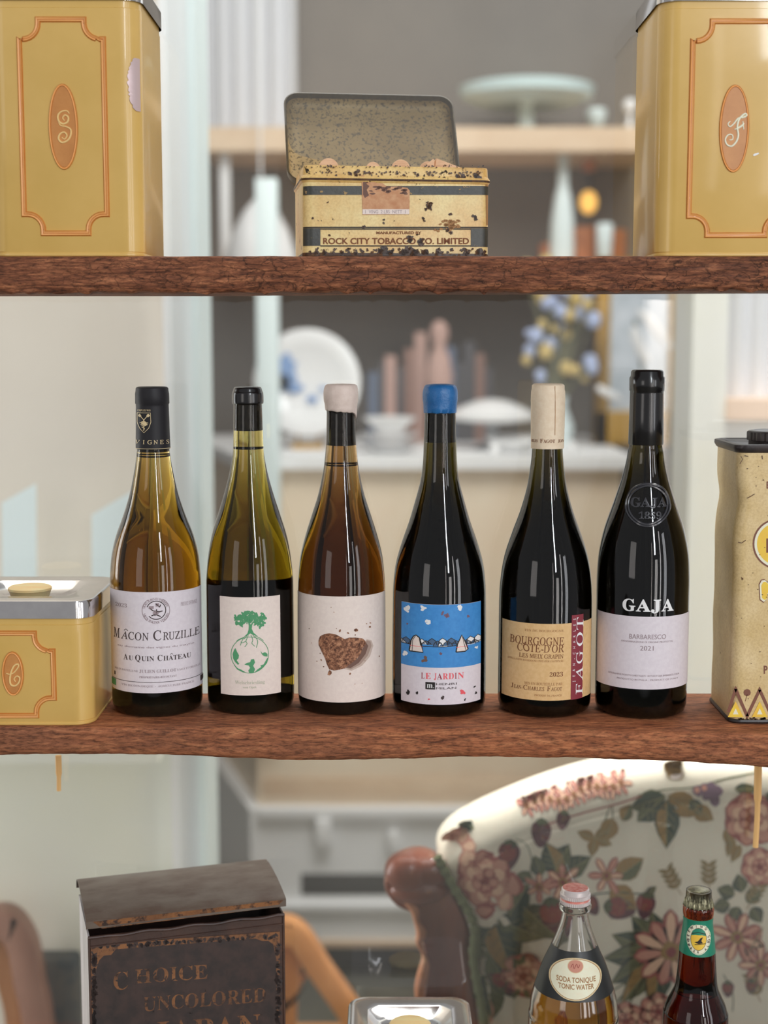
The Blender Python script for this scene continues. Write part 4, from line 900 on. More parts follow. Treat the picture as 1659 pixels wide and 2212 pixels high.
# 5 ---- Fagot
b5 = wine_bottle('wine_bottle', 'black wine bottle with a cream capsule and a tan label with a maroon stripe', (1184, 1178), [(1510, 100), (1400, 100), (1300, 100), (1249, 97.6), (1200, 89.7), (1152, 74.5), (1103, 56.8), (1054, 43.3), (1010, 36.5), (968, 34.3), (920, 35.2), (880, 35.6), (870, 35.6), (866, 36), (845, 35.4), (841, 34.2), (832, 33.8), (829.5, 31)], YBo - .003, (100, 0, 1300), M['red_wine'], M['capsule_cream'], 968)
mb = MB(); mb.tube([(b5['X'] + .002, b5['Y'] - .0145, P(1184, 829, b5['Y']).z + .0012 - .001), (b5['X'] + .001, b5['Y'] + .004, P(1184, 829, b5['Y']).z + .001)], .002, 6)
lb, pr = paper(b5, 1088, 1347.5, 1276, 1513, 'paper_tan')
pr.rect(1233, 1331, 1257.5, 1514, 'maroon', 1, 8, 1)
t2 = 'ink_brown'
pr.text('VIN DE BOURGOGNE', 1136, 1217.5, 1360.5, 1365, 'reg', 'ink_brown_soft')
pr.text('BOURGOGNE', 1105, 1218, 1377, 1393.5, 'reg', t2); pr.text('CÔTE-D\'OR', 1121, 1218, 1393, 1409, 'reg', t2)
pr.text('COTE-D\'OR', 1121, 1218, 1393, 1409, 'reg', t2) if False else None
pr.text('LES MEIX GRAPIN', 1125, 1217, 1413.5, 1422.5, 'reg', t2); pr.text('APPELLATION BOURGOGNE CÔTE-D\'OR CONTRÔLÉE', 1100, 1217, 1426, 1430, 'reg', 'ink_brown_soft')
pr.text('2023', 1189, 1216.5, 1452, 1461, 'bold', t2)
pr.text('MIS EN BOUTEILLE PAR', 1137, 1215.5, 1474.5, 1480, 'reg', 'ink_brown_soft'); smallcaps(pr, [('J', 1109, 1114, 1), ('EAN-', 1115, 1133, 0), ('C', 1135, 1143, 1), ('HARLES', 1144, 1178, 0), ('F', 1184, 1191, 1), ('AGOT', 1192, 1215, 0)], 1482, 1484, 1492, 'reg', 'ink_brown')
pr.text('PRODUIT DE FRANCE', 1158, 1215, 1500, 1504, 'reg', 'ink_brown_soft')
pr.spaced('JEAN-CHARLES', 1475, 1340, 1236.3, 1241.3, 'sans', 'white_print', 2, True)
[pr.vtext(c, a, b, 1257.3, 1243.5, 'reg', 'white_print', 2) for c, a, b in (('F', 1505, 1481), ('A', 1475, 1446), ('G', 1438, 1411), ('O', 1400, 1370), ('T', 1364, 1337))]
pr.build('lettering', lb, base=.00036, off=b5['og'])
sfc = Lathe(b5['X'], b5['Y'], [(z, r + .0012) for z, r in b5['prof']], 1184, 35); pr = Print(sfc)
pr.text('RLES', 1151, 1164, 949.5, 956, 'bold', 'ink_brown'); pr.text('F', 1169, 1175, 948, 956.5, 'bold', 'ink_brown'); pr.text('AGOT', 1176, 1199.5, 949.5, 956.5, 'bold', 'ink_brown'); pr.text('JEAN', 1206, 1217, 949.5, 956, 'bold', 'ink_brown')
pr.line([(1198, 834), (1198.5, 880), (1199, 940)], .8, 'ink_brown_soft'); pr.build('lettering', b5['cap'], base=.0003, off=b5['og'])
# 6 ---- Barbaresco
b6 = wine_bottle('wine_bottle', 'tallest black wine bottle with bold white lettering and a raised round glass seal', (1399, 1387), [(1515, 98), (1400, 98.5), (1300, 99), (1244, 99), (1192, 95.6), (1140, 84.6), (1089, 67.5), (1037, 51), (1000, 42), (975, 38.2), (958, 36.6), (900, 35.5), (850, 35), (845, 35), (843, 36.6), (816, 36.6), (812, 34), (803, 33.6), (799.5, 31)], YBo - .008, (98.5, 0, 1330), M['red_wine'], M['capsule_black'], 960)
lb, pr = paper(b6, 1293, 1332, 1485, 1489, 'paper_lilac')
pr.text('BARBARESCO', 1362, 1437, 1370.5, 1380.5, 'sans', 'ink_soft'); pr.text('DENOMINAZIONE DI ORIGINE PROTETTA', 1346, 1451, 1385, 1388.5, 'sans', 'ink_soft'); pr.text('2021', 1384.5, 1412, 1395, 1405, 'sans', 'ink_soft')
pr.text('INTEGRALMENTE PRODOTTO E IMBOTTIGLIATO   BOTTLED BY GAJA, BARBARESCO, ITALIA', 1320, 1466, 1458, 1461.5, 'sans', 'ink_soft'); pr.text('PRODOTTO IN ITALIA - PRODUCT OF ITALY', 1338, 1464, 1467, 1470.5, 'sans', 'ink_soft')
pr.build('lettering', lb, base=.00036, off=b6['og'])
pr = Print(b6['sf']); 
for c, x0, x1 in [('G', 1346.5, 1373), ('A', 1374, 1404), ('J', 1405, 1425), ('A', 1426, 1451)]: pr.text(c, x0, x1, 1295, 1320.5, 'fat', 'white_print')
pr.build('lettering', b6['root'], base=.0003, off=b6['og'])
hwf = interp([(1037, 51), (1089, 67.5), (1140, 84.6), (1192, 95.6)])
sf6 = Lathe(b6['X'], b6['Y'], b6['prof'], 1393, lambda py: hwf(py))
def raised(b, sf, paths, rad, m, name):
    mb = MB()
    for pth in paths:
        pts = [sf.to3d(*sf.to2d(x, y), rad * .35) for x, y in pth]; mb.tube(pts, rad, 6)
    return mb.obj(name, m, b['root'], b['og'])
G_ = 1400; ry = 1091
seal = raised(b6, sf6, [[(G_ + 47 * cos(a) * (1 + .02 * sin(5 * a)), ry + 46 * sin(a)) for a in [2 * pi * i / 40 for i in range(41)]], [(G_ + 42 * cos(a), ry + 41 * sin(a) * (1 + .02 * cos(4 * a))) for a in [2 * pi * i / 40 for i in range(41)]]], .0012, M['seal_glass'], 'glass_seal')
pr = Print(sf6)
pr.text('GAJA', 1363, 1441, 1075, 1095, 'fat', 'seal_glass'); pr.text('1859', 1381, 1429, 1106, 1121, 'fat', 'seal_glass')
so = pr.build('raised_letters', seal, base=.0010, off=b6['og'], step=.0016)
md = so.modifiers.new('s', 'SOLIDIFY'); md.thickness = .0016; md.offset = -1
md = so.modifiers.new('b', 'BEVEL'); md.width = .0003; md.segments = 1
#@@LOWER
# ------------------------------------------------------------------ tonic and beer bottles
YL = YF + .05
def low_bottle(label, ax, prof, Y, glassm, name='soda_bottle'):
    pr = prof_from_px(prof, ax, Y); R = pr[0][1]; zb = ZL; X = P(ax, 2100, Y).x; og = (X, Y, zb)
    seq = [(zb + .004, .001), (zb, R * .8), (zb + .003, R * .95), (zb + .012, R)] + pr
    sp = seq[:3]; last = sp[-1][0]
    for z, r in smooth(seq[3:], 4):
        if z > last + 1e-5: sp.append((z, r)); last = z
    root = thing(name, og, label, 'bottle', 'bottles on the lowest shelf'); return root, og, X, sp, R
ptn = [(2212, 97), (2183, 95), (2150, 91), (2116, 80.5), (2082, 69), (2048, 53.5), (2020, 42), (1998, 34), (1975, 28.5), (1966, 28), (1963, 34), (1956, 35), (1950, 34), (1948, 29), (1920, 28)]
root, og, X, sp, R = low_bottle('clear glass soda bottle with black shoulder label and red and white cap', 1240, ptn, YL, None)
th = .0022; mb = MB(); n = 64
inner = [(z, max(.004, r - th)) for z, r in sp if z > ZL + .01]
mb.lathe(sp, n, 0, (X, YL), True, False); mb.lathe(inner, n, 0, (X, YL), True, False)
mb.loft([[(X + r * cos(2 * pi * i / n), YL + r * sin(2 * pi * i / n), z) for i in range(n)] for z, r in (sp[-1], inner[-1])], 0, False, False)
gb = mb.obj('body', M['clear'], root, og, angle=50)
zliq = P(1240, 2088, YL).z; liq = [(z, r - .0003) for z, r in inner if z < zliq]; mb = MB(); mb.lathe(liq, n, 0, (X, YL)); mb.obj('drink', M['tonic'], gb, og)
# cap
z0 = P(1240, 1949, YL).z; z1 = P(1240, 1917, YL).z; s_ = YL / F; mb = MB(); nn = 96
def kn(z, r, k): return [(X + (r + k * (i % 2)) * cos(2 * pi * i / nn), YL + (r + k * (i % 2)) * sin(2 * pi * i / nn), z) for i in range(nn)]
hh = z1 - z0
mb.loft([kn(z0, 31 * s_, 0), kn(z0, 33 * s_, .0004), kn(z0 + hh * .22, 33.5 * s_, .0004), kn(z0 + hh * .24, 32 * s_, 0), kn(z0 + hh * .36, 32 * s_, 0), kn(z0 + hh * .40, 33 * s_, .0005), kn(z0 + hh * .62, 33 * s_, .0005), kn(z0 + hh * .66, 31.6 * s_, 0), kn(z0 + hh * .92, 31 * s_, 0), kn(z1, 28.5 * s_, 0), kn(z1 + .0002, 26 * s_, 0)])
cp = mb.obj('cap', [M['cap_white'], M['cap_red']], root, og, angle=30)
for p in cp.data.polygons:
    q = p.center.z + ZL
    if z0 + hh * .23 < q < z0 + hh * .39 or q > z1: p.material_index = 1
sft = Lathe(X, YL, [(z, r) for z, r in sp[3:]], 1240, interp([(1998, 34), (2048, 53.5), (2082, 69), (2116, 80.5), (2150, 91), (2183, 95)]))
pr = Print(sft); v = []; f = []; NX = 40; NY = 10
for j in range(NY + 1):
    py = 2060 + (2168 - 2060) * j / NY; hw = sft.hw(py)
    for i in range(NX + 1): v.append((1240 + hw * sin(radians(-86 + 172 * i / NX)), py))
f = [(j * (NX + 1) + i, j * (NX + 1) + i + 1, (j + 1) * (NX + 1) + i + 1, (j + 1) * (NX + 1) + i) for j in range(NY) for i in range(NX)]
pr.raw(v, f, 'label_black', 0); lb = pr.build('label', root, base=.0003, off=og)
pr = Print(sft); cx, cy = 1243, 2119
def ovp(k): return [(cx + 64 * k * cos(a), cy + 46 * k * sin(a) * (1.0)) for a in [2 * pi * i / 44 for i in range(44)]]
for k, m, L in ((1, 'gold_print', 1), (.955, 'ink_brown_soft', 2), (.93, 'cream_label', 3)): pr.raw([(cx, cy)] + ovp(k), [(0, i + 1, (i + 1) % 44 + 1) for i in range(44)], m, L)
pr.ell(1243.5, 2091, 20, 15, 'gold_print', 4); pr.ell(1243.5, 2091, 18.5, 13.5, 'rose_pink', 5); pr.line(smooth([(1232, 2094), (1237, 2086), (1240, 2096), (1246, 2086), (1250, 2094), (1254, 2087)], 4), 1.6, 'rose_deep', 6)
pr.text('SODA TONIQUE', 1198, 1292, 2115, 2126, 'heavy', 'ink_brown_soft', 4); pr.text('TONIC WATER', 1203, 1288, 2130, 2141, 'heavy', 'ink_brown_soft', 4)
pr.build('oval_label', lb, base=.0004, dl=.00008, off=og, step=.003, both=True)
# beer
pbe = [(2212, 70), (2183, 67), (2166, 62), (2150, 54), (2129, 45.5), (2089, 41), (2055, 38.5), (2021, 34.5), (1988, 30.5), (1980, 30.5), (1974, 32.5), (1962, 33), (1955, 31.5), (1950, 29), (1922, 27)]
root, og, X, sp, R = low_bottle('dark brown beer bottle with a green neck label and crown cap', 1505, pbe, YL - .004, None, 'beer_bottle')
mb = MB(); mb.lathe(sp, 64, 0, (X, YL - .004)); mb.obj('body', M['beer'], root, og, angle=50)
z0 = P(1505, 1952, YL).z; z1 = P(1505, 1917, YL).z; mb = MB(); nn = 84; YY = YL - .004
def cr(z, r, k): return [(X + (r + k * max(0, cos(21 * 2 * pi * i / nn))) * cos(2 * pi * i / nn), YY + (r + k * max(0, cos(21 * 2 * pi * i / nn))) * sin(2 * pi * i / nn), z) for i in range(nn)]
mb.loft([cr(z0, 31 * s_, .0014), cr(z0 + .001, 31.5 * s_, .0012), cr(z0 + .004, 30.5 * s_, .0008), cr(z0 + .007, 29 * s_, .0003), cr(z1 - .002, 27 * s_, 0), cr(z1 - .0005, 23 * s_, 0), cr(z1, 18 * s_, 0)])
mb.obj('crown_cap', M['cap_olive'], root, og, angle=60)
sfb = Lathe(X, YY, [(z, r) for z, r in sp[3:]], 1505, interp([(1980, 30.5), (2021, 34.5), (2055, 38.5), (2089, 41)]))
pr = Print(sfb); v = []; NY = 6
for j in range(NY + 1):
    py = 1989 + (2068 - 1989) * j / NY; hw = sfb.hw(py)
    for i in range(NX + 1): v.append((1505 + hw * sin(radians(-89 + 178 * i / NX)), py))
pr.raw(v, [(j * (NX + 1) + i, j * (NX + 1) + i + 1, (j + 1) * (NX + 1) + i + 1, (j + 1) * (NX + 1) + i) for j in range(NY) for i in range(NX)], 'label_green', 0); lb = pr.build('neck_label', root, base=.0003, off=og)
pr = Print(sfb); cx, cy = 1507, 2029
def ova(rx, ry, n=36): return [(cx, cy)] + [(cx + rx * cos(2 * pi * i / n), cy + ry * sin(2 * pi * i / n)) for i in range(n)]
for rx, ry, m, L in ((26, 34, 'cream_label', 1), (24.6, 32.6, 'label_green', 2), (24, 32, 'cream_label', 3), (17, 24.5, 'black_print', 4), (16, 23.5, 'yellow_print', 5)): pr.raw(ova(rx, ry), [(0, i + 1, (i + 1) % 36 + 1) for i in range(36)], m, L)
pr.poly([(1492, 2022), (1494, 2012), (1500, 2007), (1507, 2005.5), (1514, 2007), (1520, 2012), (1522, 2022), (1514, 2020), (1500, 2020)], 'label_green', 6); pr.line([(1492, 2018), (1507, 2014), (1522, 2018)], 1.6, 'black_print', 7)
pr.poly([(1498, 2036), (1506, 2033), (1511, 2026), (1516, 2024), (1513, 2032), (1516, 2037), (1508, 2039)], 'black_print', 7); pr.line([(1499, 2041), (1522, 2038)], 1.4, 'black_print', 7)
for i, c in enumerate('BREWING CO'):
    a = -100 + 200 * i / 9; 
    if c != ' ': pr.arc(c, cx, cy, 18 + 7.5 * abs(cos(radians(a))) , a, a, 5.5, 'heavy', 'ink', 6)
for i, c in enumerate('AMBER ALE'):
    a = 250 - 140 * i / 8
    if c != ' ': pr.arc(c, cx, cy, 22.5 + 7.5 * abs(cos(radians(a))), a, a, 5, 'heavy', 'ink', 6, True)
pr.build('oval_badge', lb, base=.0004, dl=.00006, off=og)

# ------------------------------------------------------------------ tea box
def tea_box():
    A0 = P(190, 2025, YF + .012); phi = radians(17); R_ = Vector((cos(phi), sin(phi), 0)); N_ = Vector((sin(phi), -cos(phi), 0))
    pl = Plane(A0, R_, N_); W = pl.to2d(614, 1994)[0]; D = .088; zt = A0.z - ZL
    root = thing('tea_box', (A0.x, A0.y, ZL), 'dark worn tin tea box with a slanted hinged lid and copper stencil lettering', 'box', rz=phi)
    T = Matrix.Translation(-Vector((A0.x, A0.y, ZL))); inv = Matrix.Rotation(-phi, 4, 'Z') @ T
    t = .0015; mb = MB(); zs = zt + .012
    # walls: front, left, right (rising to the back), back, bottom
    mb.box(0, W, 0, t, 0, zt); mb.box(0, W, D - t, D, 0, zt + .006); mb.box(0, W, 0, D, 0, t)
    for x0, x1 in ((W - t, W),):
        mb.add([(x0, 0, 0), (x1, 0, 0), (x1, D, 0), (x0, D, 0), (x0, 0, zt), (x1, 0, zt), (x1, D, zt + .006), (x0, D, zt + .006)], [(0, 3, 2, 1), (4, 5, 6, 7), (0, 1, 5, 4), (1, 2, 6, 5), (2, 3, 7, 6), (3, 0, 4, 7)])
    # rolled front rim, slightly wavy
    pts = [(W * i / 30, -.0005, zt - .0005 + .0008 * sin(i * .9) * (i % 30 > 3)) for i in range(31)]; mb.tube(pts, .0016, 8)
    pts = [(W * i / 30, -.0003, zt - .009) for i in range(31)]; mb.tube(pts, .0009, 6)
    mb.tube([(.0008, -.0003, 0), (.0008, -.0003, zt)], .0012, 6); mb.tube([(W - .0008, -.0003, 0), (W - .0008, -.0003, zt)], .0012, 6)
    body = mb.obj('body', M['box'], root)
    mb = MB(); x0, x1 = 0, t
    mb.add([(x0, 0, 0), (x1, 0, 0), (x1, D, 0), (x0, D, 0), (x0, 0, zt), (x1, 0, zt), (x1, D, zt + .006), (x0, D, zt + .006)], [(0, 3, 2, 1), (4, 5, 6, 7), (0, 1, 5, 4), (1, 2, 6, 5), (2, 3, 7, 6), (3, 0, 4, 7)])
    tag(mb.obj('side_panel', M['box_side'], root), 'scratched side panel, painted pale as if side-lit')
    # lid: curved sheet with a turned down lip
    zf = pl.to2d(190, 1984)[1] + A0.z - ZL
    prof = [(-.006, zf - .0075), (-.0062, zf - .001), (-.005, zf), (.012, zf + .0038), (.03, zf + .0066), (.05, zf + .0082), (.066, zf + .0085), (.078, zf + .0075), (.085, zf + .0050), (.0885, zf + .001), (.0890, zf - .004)]
    out = [(y, z) for y, z in prof] + [(y + (.001 if z < zf + .03 and y < .05 else 0), z - .0014) for y, z in reversed(prof)]
    out = prof + [(y + (.0013 if i < 3 else .0004), z - (.0012 if i > 1 else 0)) for i, (y, z) in reversed(list(enumerate(prof)))]
    mb = MB(); n = 12; mb.loft([[(-.002 + (W + .0025) * i / n, y, z) for y, z in out] for i in range(n + 1)])
    lid = mb.obj('lid', M['box_lid'], root, angle=40)
    mb = MB(); mb.add([(.004, -.0066, zf - .001), (W - .002, -.0066, zf - .001), (W - .008, -.0058, zf - .0075), (.012, -.0058, zf - .0085), (.004, -.0046, zf - .001), (W - .002, -.0046, zf - .001), (W - .008, -.0040, zf - .0075), (.012, -.0040, zf - .0085)], [(0, 3, 2, 1), (4, 5, 6, 7), (0, 1, 5, 4), (1, 2, 6, 5), (2, 3, 7, 6), (3, 0, 4, 7)])
    tag(mb.obj('lip', M['box_gold'], lid), 'copper-worn lip of the lid')
    # printing on the front
    pr = Print(pl)
    pr.poly([(196, 2045), (230, 2040), (300, 2034), (380, 2027), (470, 2021), (604, 2012), (604, 2070), (602, 2300), (196, 2320)], 'box_gold', 1)
    pr.poly([(202, 2300), (205, 2120), (208, 2092), (214, 2074), (224, 2064), (240, 2062), (250, 2050), (300, 2046), (380, 2040), (470, 2033), (552, 2027), (566, 2032), (580, 2032), (590, 2040), (596, 2070), (598, 2300)], 'box_panel', 2)
    for i in range(240):
        side = random.random()
        if side < .4: x, y = 200 + random.random() * 6, 2060 + random.random() * 160
        elif side < .7: x, y = 596 + random.random() * 8, 2040 + random.random() * 180
        else: x = 210 + random.random() * 390; y = 2040 - (x - 250) * .06 + random.random() * 6
        pr.ell(x, y, 2 + 5 * random.random(), 2 + 4 * random.random(), 'box_panel', 3, 8, .35, random.random() * 3)
    def st(t, x0, x1, yt, yb, shear, L=4): pr.text(t, x0, x1, yt, yb, 'bold', 'box_gold', L, shear)
    st('C', 245, 276, 2100, 2138, 2); st('HOICE', 292, 448, 2094, 2124, 11)
    st('UNCOLORED', 309, 574, 2154, 2184, 21)
    st('JAPAN', 330, 563, 2208, 2262, 18)
    # stencil gaps and wear
    for i in range(230):
        x = 240 + random.random() * 340; y = 2090 + random.random() * 170; pr.ell(x, y, 1.5 + 4.5 * random.random(), .8 + 1.4 * random.random(), 'box_panel', 6, 7, .4, random.random() * 3)
    pr.build('lettering', body, base=.0006, dl=.00005, inv=inv)
tea_box()

# ------------------------------------------------------------------ tall cream tin at the right
def tall_tin():
    Yf_ = YF + .012; A0 = P(1578, 1556, Yf_); W = .115; D = .085; zt = P(1590, 974, Yf_).z - ZS; X0 = A0.x; og = (X0 + W / 2, Yf_ + D / 2, ZS)
    root = thing('tin_can', og, 'tall cream tin with brown and yellow print and a black screw cap at the right', 'tin')
    cx, cy = og[0], og[1]
    def rg(z, g, dz=0, r=.010): 
        out = []
        for x, y in rrect(cx, cy, W - 2 * g, D - 2 * g, r):
            dx = 0
            if x < cx and dz:
                t = (z - ZS) / zt
                dx = .0022 * math.exp(-((t - .82) / .05) ** 2) + .0010 * noise.noise((t * 7, y * 30, 2)) - .001 * math.exp(-((t - .66) / .07) ** 2)
            out.append((x + dx, y, z))
        return out
    mb = MB(); rings = [rg(ZS + .003, .0004)] + [rg(ZS + .004 + (zt - .006) * i / 40, .0002, 1) for i in range(41)] + [rg(ZS + zt - .001, .0004)]
    mb.loft(rings); body = mb.obj('body', M['tan_tin'], root, og, angle=50)
    mb = MB(); mb.loft([rg(ZS, .002), rg(ZS, -.0002), rg(ZS + .0016, -.0012), rg(ZS + .0034, -.0006), rg(ZS + .0038, .0006)]); mb.obj('base_rim', M['black_metal'], root, og)
    z = ZS + zt; mb = MB(); mb.loft([rg(z - .002, .0004), rg(z - .001, -.0012), rg(z + .0022, -.0026), rg(z + .005, -.0024), rg(z + .0056, .0002), rg(z + .0030, .003), rg(z + .002, .012, r=.006), rg(z + .002, .03, r=.006)]); mb.obj('top_rim', M['black_metal'], root, og)
    mb = MB(); nn = 80; r = .029; c2 = (P(1688, 940, cy).x, cy)
    def kn(z_, rr, k): return [(c2[0] + (rr + k * (i % 2)) * cos(2 * pi * i / nn), c2[1] + (rr + k * (i % 2)) * sin(2 * pi * i / nn), z_) for i in range(nn)]
    mb.loft([kn(z + .001, r - .001, 0), kn(z + .006, r - .001, 0), kn(z + .0065, r, .0006), kn(z + .0135, r, .0006), kn(z + .0145, r - .001, 0), kn(z + .015, r - .004, 0), kn(z + .0145, r - .006, 0)]); mb.obj('screw_cap', M['black_metal'], root, og, angle=20)
    pl = Plane((X0, Yf_, ZS), (1, 0, 0), (0, -1, 0)); pr = Print(pl)
    bp = 'brown_print'; yp = 'yellow_print'; cxx, cyy = 1681, 1175
    pr.ell(cxx, cyy, 55, 55, bp, 1, 48); pr.ell(cxx, cyy, 51.5, 51.5, 'cream_label', 2, 48); pr.ell(cxx, cyy, 46, 46, yp, 3, 48); pr.rect(1655, 1163, 1662, 1194, bp, 4); pr.rect(1662, 1163, 1700, 1169, bp, 4)
    # outlined letter
    L0 = [(1641, 1296), (1639, 1262), (1644, 1252), (1651, 1251), (1657, 1256), (1664, 1268), (1671, 1256), (1678, 1251), (1688, 1256), (1690, 1296), (1682, 1302), (1674, 1296), (1672, 1282), (1664, 1292), (1656, 1282), (1655, 1296), (1649, 1302)]
    pr.poly(L0, bp, 1)
    def shrink(p, k):
        mx = sum(a for a, b in p) / len(p); my = sum(b for a, b in p) / len(p); return [(mx + (a - mx) * k, my + (b - my) * k) for a, b in p]
    pr.poly(shrink(L0, .93), 'cream_label', 2); pr.poly(shrink(L0, .78), yp, 3)
    pr.text('E', 1656, 1664, 1040, 1055, 'heavy', bp); pr.text('P', 1650, 1658, 1438, 1455, 'heavy', bp)
    zz = [(1573, 1538), (1589, 1488), (1614, 1547), (1641, 1490), (1667, 1547), (1694, 1490), (1720, 1547), (1747, 1490)]
    for a, b in zip(zz, zz[1:]):
        pr.poly([(a[0] - 3.5, a[1]), (b[0] - 3.5, b[1]), (b[0] + 3.5, b[1]), (a[0] + 3.5, a[1])], bp, 1)
    for p in zz[1::2]: pr.poly([(p[0] - 3.5, p[1]), (p[0], p[1] - 7), (p[0] + 3.5, p[1])], bp, 1)
    for p in zz[2::2]: pr.poly([(p[0] - 3.5, p[1]), (p[0], p[1] + 7), (p[0] + 3.5, p[1])], bp, 1)
    for x in (1589, 1641, 1694): pr.poly([(x - 17, 1549), (x, 1515), (x + 17, 1549)], yp, 2); pr.poly([(x - 6, 1543), (x, 1530), (x + 6, 1543)], 'cream_label', 3)
    pr.ell(1614, 1496, 7.5, 7.5, bp, 2); pr.line([(1614, 1500), (1610, 1515)], 1, bp, 2); pr.ell(1667, 1496, 7.5, 7.5, bp, 2)
    for ln in [[(1600, 985), (1604, 992), (1598, 1002)], [(1614, 1076), (1622, 1072), (1630, 1067)], [(1594, 1171), (1602, 1173), (1611, 1167)], [(1608, 984), (1616, 986)], [(1646, 984), (1647, 992)]]: pr.line(ln, 1.6, 'tin_rust', 3)
    for i in range(60): pr.ell(1594 + random.random() * 64, 1550 + random.random() * 10, 1 + 2.5 * random.random(), 1 + random.random() * 1.5, 'tin_rust', 4, 7, .4)
    for i in range(26): pr.ell(1592 + random.random() * 80, 975 + random.random() * 590, .9 + random.random(), .9, 'tin_rust', 4, 6, .3)
    pr.build('printing', body, base=.0001, off=og)
tall_tin()
#@@CHAIR
# ------------------------------------------------------------------ upholstered armchair
def armchair():
    Yc = 1.64; root = thing('armchair', (P(1545, 1900, Yc).x, Yc, 0), 'carved wooden armchair with beige floral upholstery behind the glass', 'chair'); og = root.location.copy()
    mid = 1545
    left = [(1046, 2330), (1042, 2260), (1038, 2180), (1028, 2100), (1030, 2040), (1022, 1990), (998, 1945), (968, 1893), (946, 1856), (952, 1822), (980, 1790), (1030, 1760), (1090, 1733), (1150, 1709), (1210, 1688), (1270, 1671), (1330, 1658), (1400, 1648), (1470, 1642.5), (1545, 1641)]
    full = smooth(left, 3); full = full + [(2 * mid - x, y) for x, y in reversed(full[:-1])]
    P2 = [P(x, y, Yc) for x, y in full]; out = [(p.x, p.z) for p in P2]; cpt = P(mid, 2330, Yc)
    seg = [(Vector(a), Vector(b)) for a, b in zip(out, out[1:])]
    def dist(x, z):
        p = Vector((x, z)); best = 9
        for a, b in seg:
            ab = b - a; t = max(0, min(1, (p - a).dot(ab) / max(1e-12, ab.length_squared))); d = (a + ab * t - p).length
            if d < best: best = d
        return best
    rb = .034
    def yof(x, z):
        d = dist(x, z)
        if d < rb: h = .040 * math.sqrt(max(0, 1 - (1 - d / rb) ** 2))
        elif d < rb + .006: h = .040 - .003 * sin(pi * (d - rb) / .006)
        else: h = .040 + .010 * min(1, (d - rb) / .12)
        return Yc - h
    mb = MB(); n = len(out); ks = [0, .004, .012, .03, .05, .07, .085, .1, .13, .2, .35, .5, .7, .85, 1.0]; C0 = (cpt.x, cpt.z)
    ks = [0, .002, .006, .014, .026, .034, .037, .040, .05, .08, .14, .2, .3]
    rings = []
    cl = Vector(C0)
    for k in ks:
        ring = []
        for i, (x, z) in enumerate(out):
            v = cl - Vector((x, z)); L = v.length; q = Vector((x, z)) + v * min(1, k / L * 1.12); ring.append((q.x, yof(q.x, q.y), q.y))
        rings.append(ring)
    rings.append([(cl.x, yof(cl.x, cl.y - 0), cl.y)] * n)
    mb.loft(rings, 0, False, False, closed=False)
    mb.loft([[(x, Yc, z) for x, z in out], [(x, Yc + .05, z) for x, z in out]], 0, False, False, closed=False)
    mb.add([(x, Yc + .05, z) for x, z in out], [tuple(range(n))])
    back = mb.obj('backrest', M['fabric'], root, og, angle=70)
    class Sf:
        O = None; step = .012
        def to2d(s, px, py): p = P(px, py, Yc - .045); return p.x, p.z
        def to3d(s, a, b, l): return Vector((a, yof(a, b) - l, b))
    pr = Print(Sf()); rnd = random.Random(4)
    def leaf(x, y, L, W_, ang, m='leaf_dark', m2='leaf_mid', ly=1):
        L *= 1.18; W_ *= 1.35; a = radians(ang); ux, uy = cos(a), sin(a); nx, ny = -uy, ux
        def q(t, s_): return (x + ux * L * t + nx * W_ * s_, y + uy * L * t + ny * W_ * s_)
        up = [(0, 0), (.12, .28), (.3, .48), (.5, .5), (.72, .34), (.88, .15), (1, 0)]
        jag = lambda s_: s_ * (1 + .12 * (rnd.random() - .5))
        top = [q(t, jag(s_)) for t, s_ in up]; bot = [q(t, -jag(s_)) for t, s_ in up]
        pr.poly(top + bot[::-1][1:-1], m, ly); pr.poly([q(.04, 0)] + [q(t, s_ * .86) for t, s_ in up[1:-1]] + [q(.96, 0)], m2, ly + 1)
        pr.line([q(0, 0), q(.5, .02), q(1, 0)], 1.6, 'leaf_vein', ly + 2)
        for t in (.25, .42, .6): pr.line([q(t, 0), q(t + .16, .3)], 1.0, 'leaf_dark', ly + 2); pr.line([q(t, 0), q(t + .16, -.3)], 1.0, 'leaf_vein', ly + 2)
    def petal(x, y, L, W_, ang, m, m2, ly=2):
        a = radians(ang); ux, uy = cos(a), sin(a); nx, ny = -uy, ux
        def q(t, s_): return (x + ux * L * t + nx * W_ * s_, y + uy * L * t + ny * W_ * s_)
        up = [(0, .1), (.3, .36), (.6, .5), (.85, .4), (1, .05)]
        pr.poly([q(t, s_) for t, s_ in up] + [q(t, -s_) for t, s_ in reversed(up)], m, ly)
        pr.poly([q(t * .8 + .15, s_ * .55) for t, s_ in up] + [q(t * .8 + .15, -s_ * .55) for t, s_ in reversed(up)], m2, ly + 1)
    def rose(x, y, R, rot=0, ly=2):
        R *= 1.18
        for i in range(7): petal(x, y, R * (1.0 + .1 * rnd.random()), R * .95, rot + i * 51, 'rose_deep', 'rose_pink', ly)
        for i in range(6): petal(x, y, R * .78, R * .8, rot + 25 + i * 60, 'rose_pink', 'rose_light', ly + 2)
        for i in range(5): petal(x, y, R * .5, R * .5, rot + i * 72, 'rose_deep', 'rose_pink', ly + 4)
        pr.ell(x, y, R * .18, R * .18, 'berry', ly + 6, 12, .2)
    def daisy(x, y, R, k=8, rot=0, ly=2):
        R *= 1.12
        for i in range(k): petal(x, y, R * (.85 + .3 * rnd.random()), R * .42, rot + i * 360 / k, 'rose_deep', 'rose_pink' if i % 2 else 'rose_light', ly)
        pr.ell(x, y, R * .24, R * .24, 'leaf_gold', ly + 3, 14, .15); pr.ell(x, y, R * .13, R * .13, 'berry', ly + 4, 10, .2)
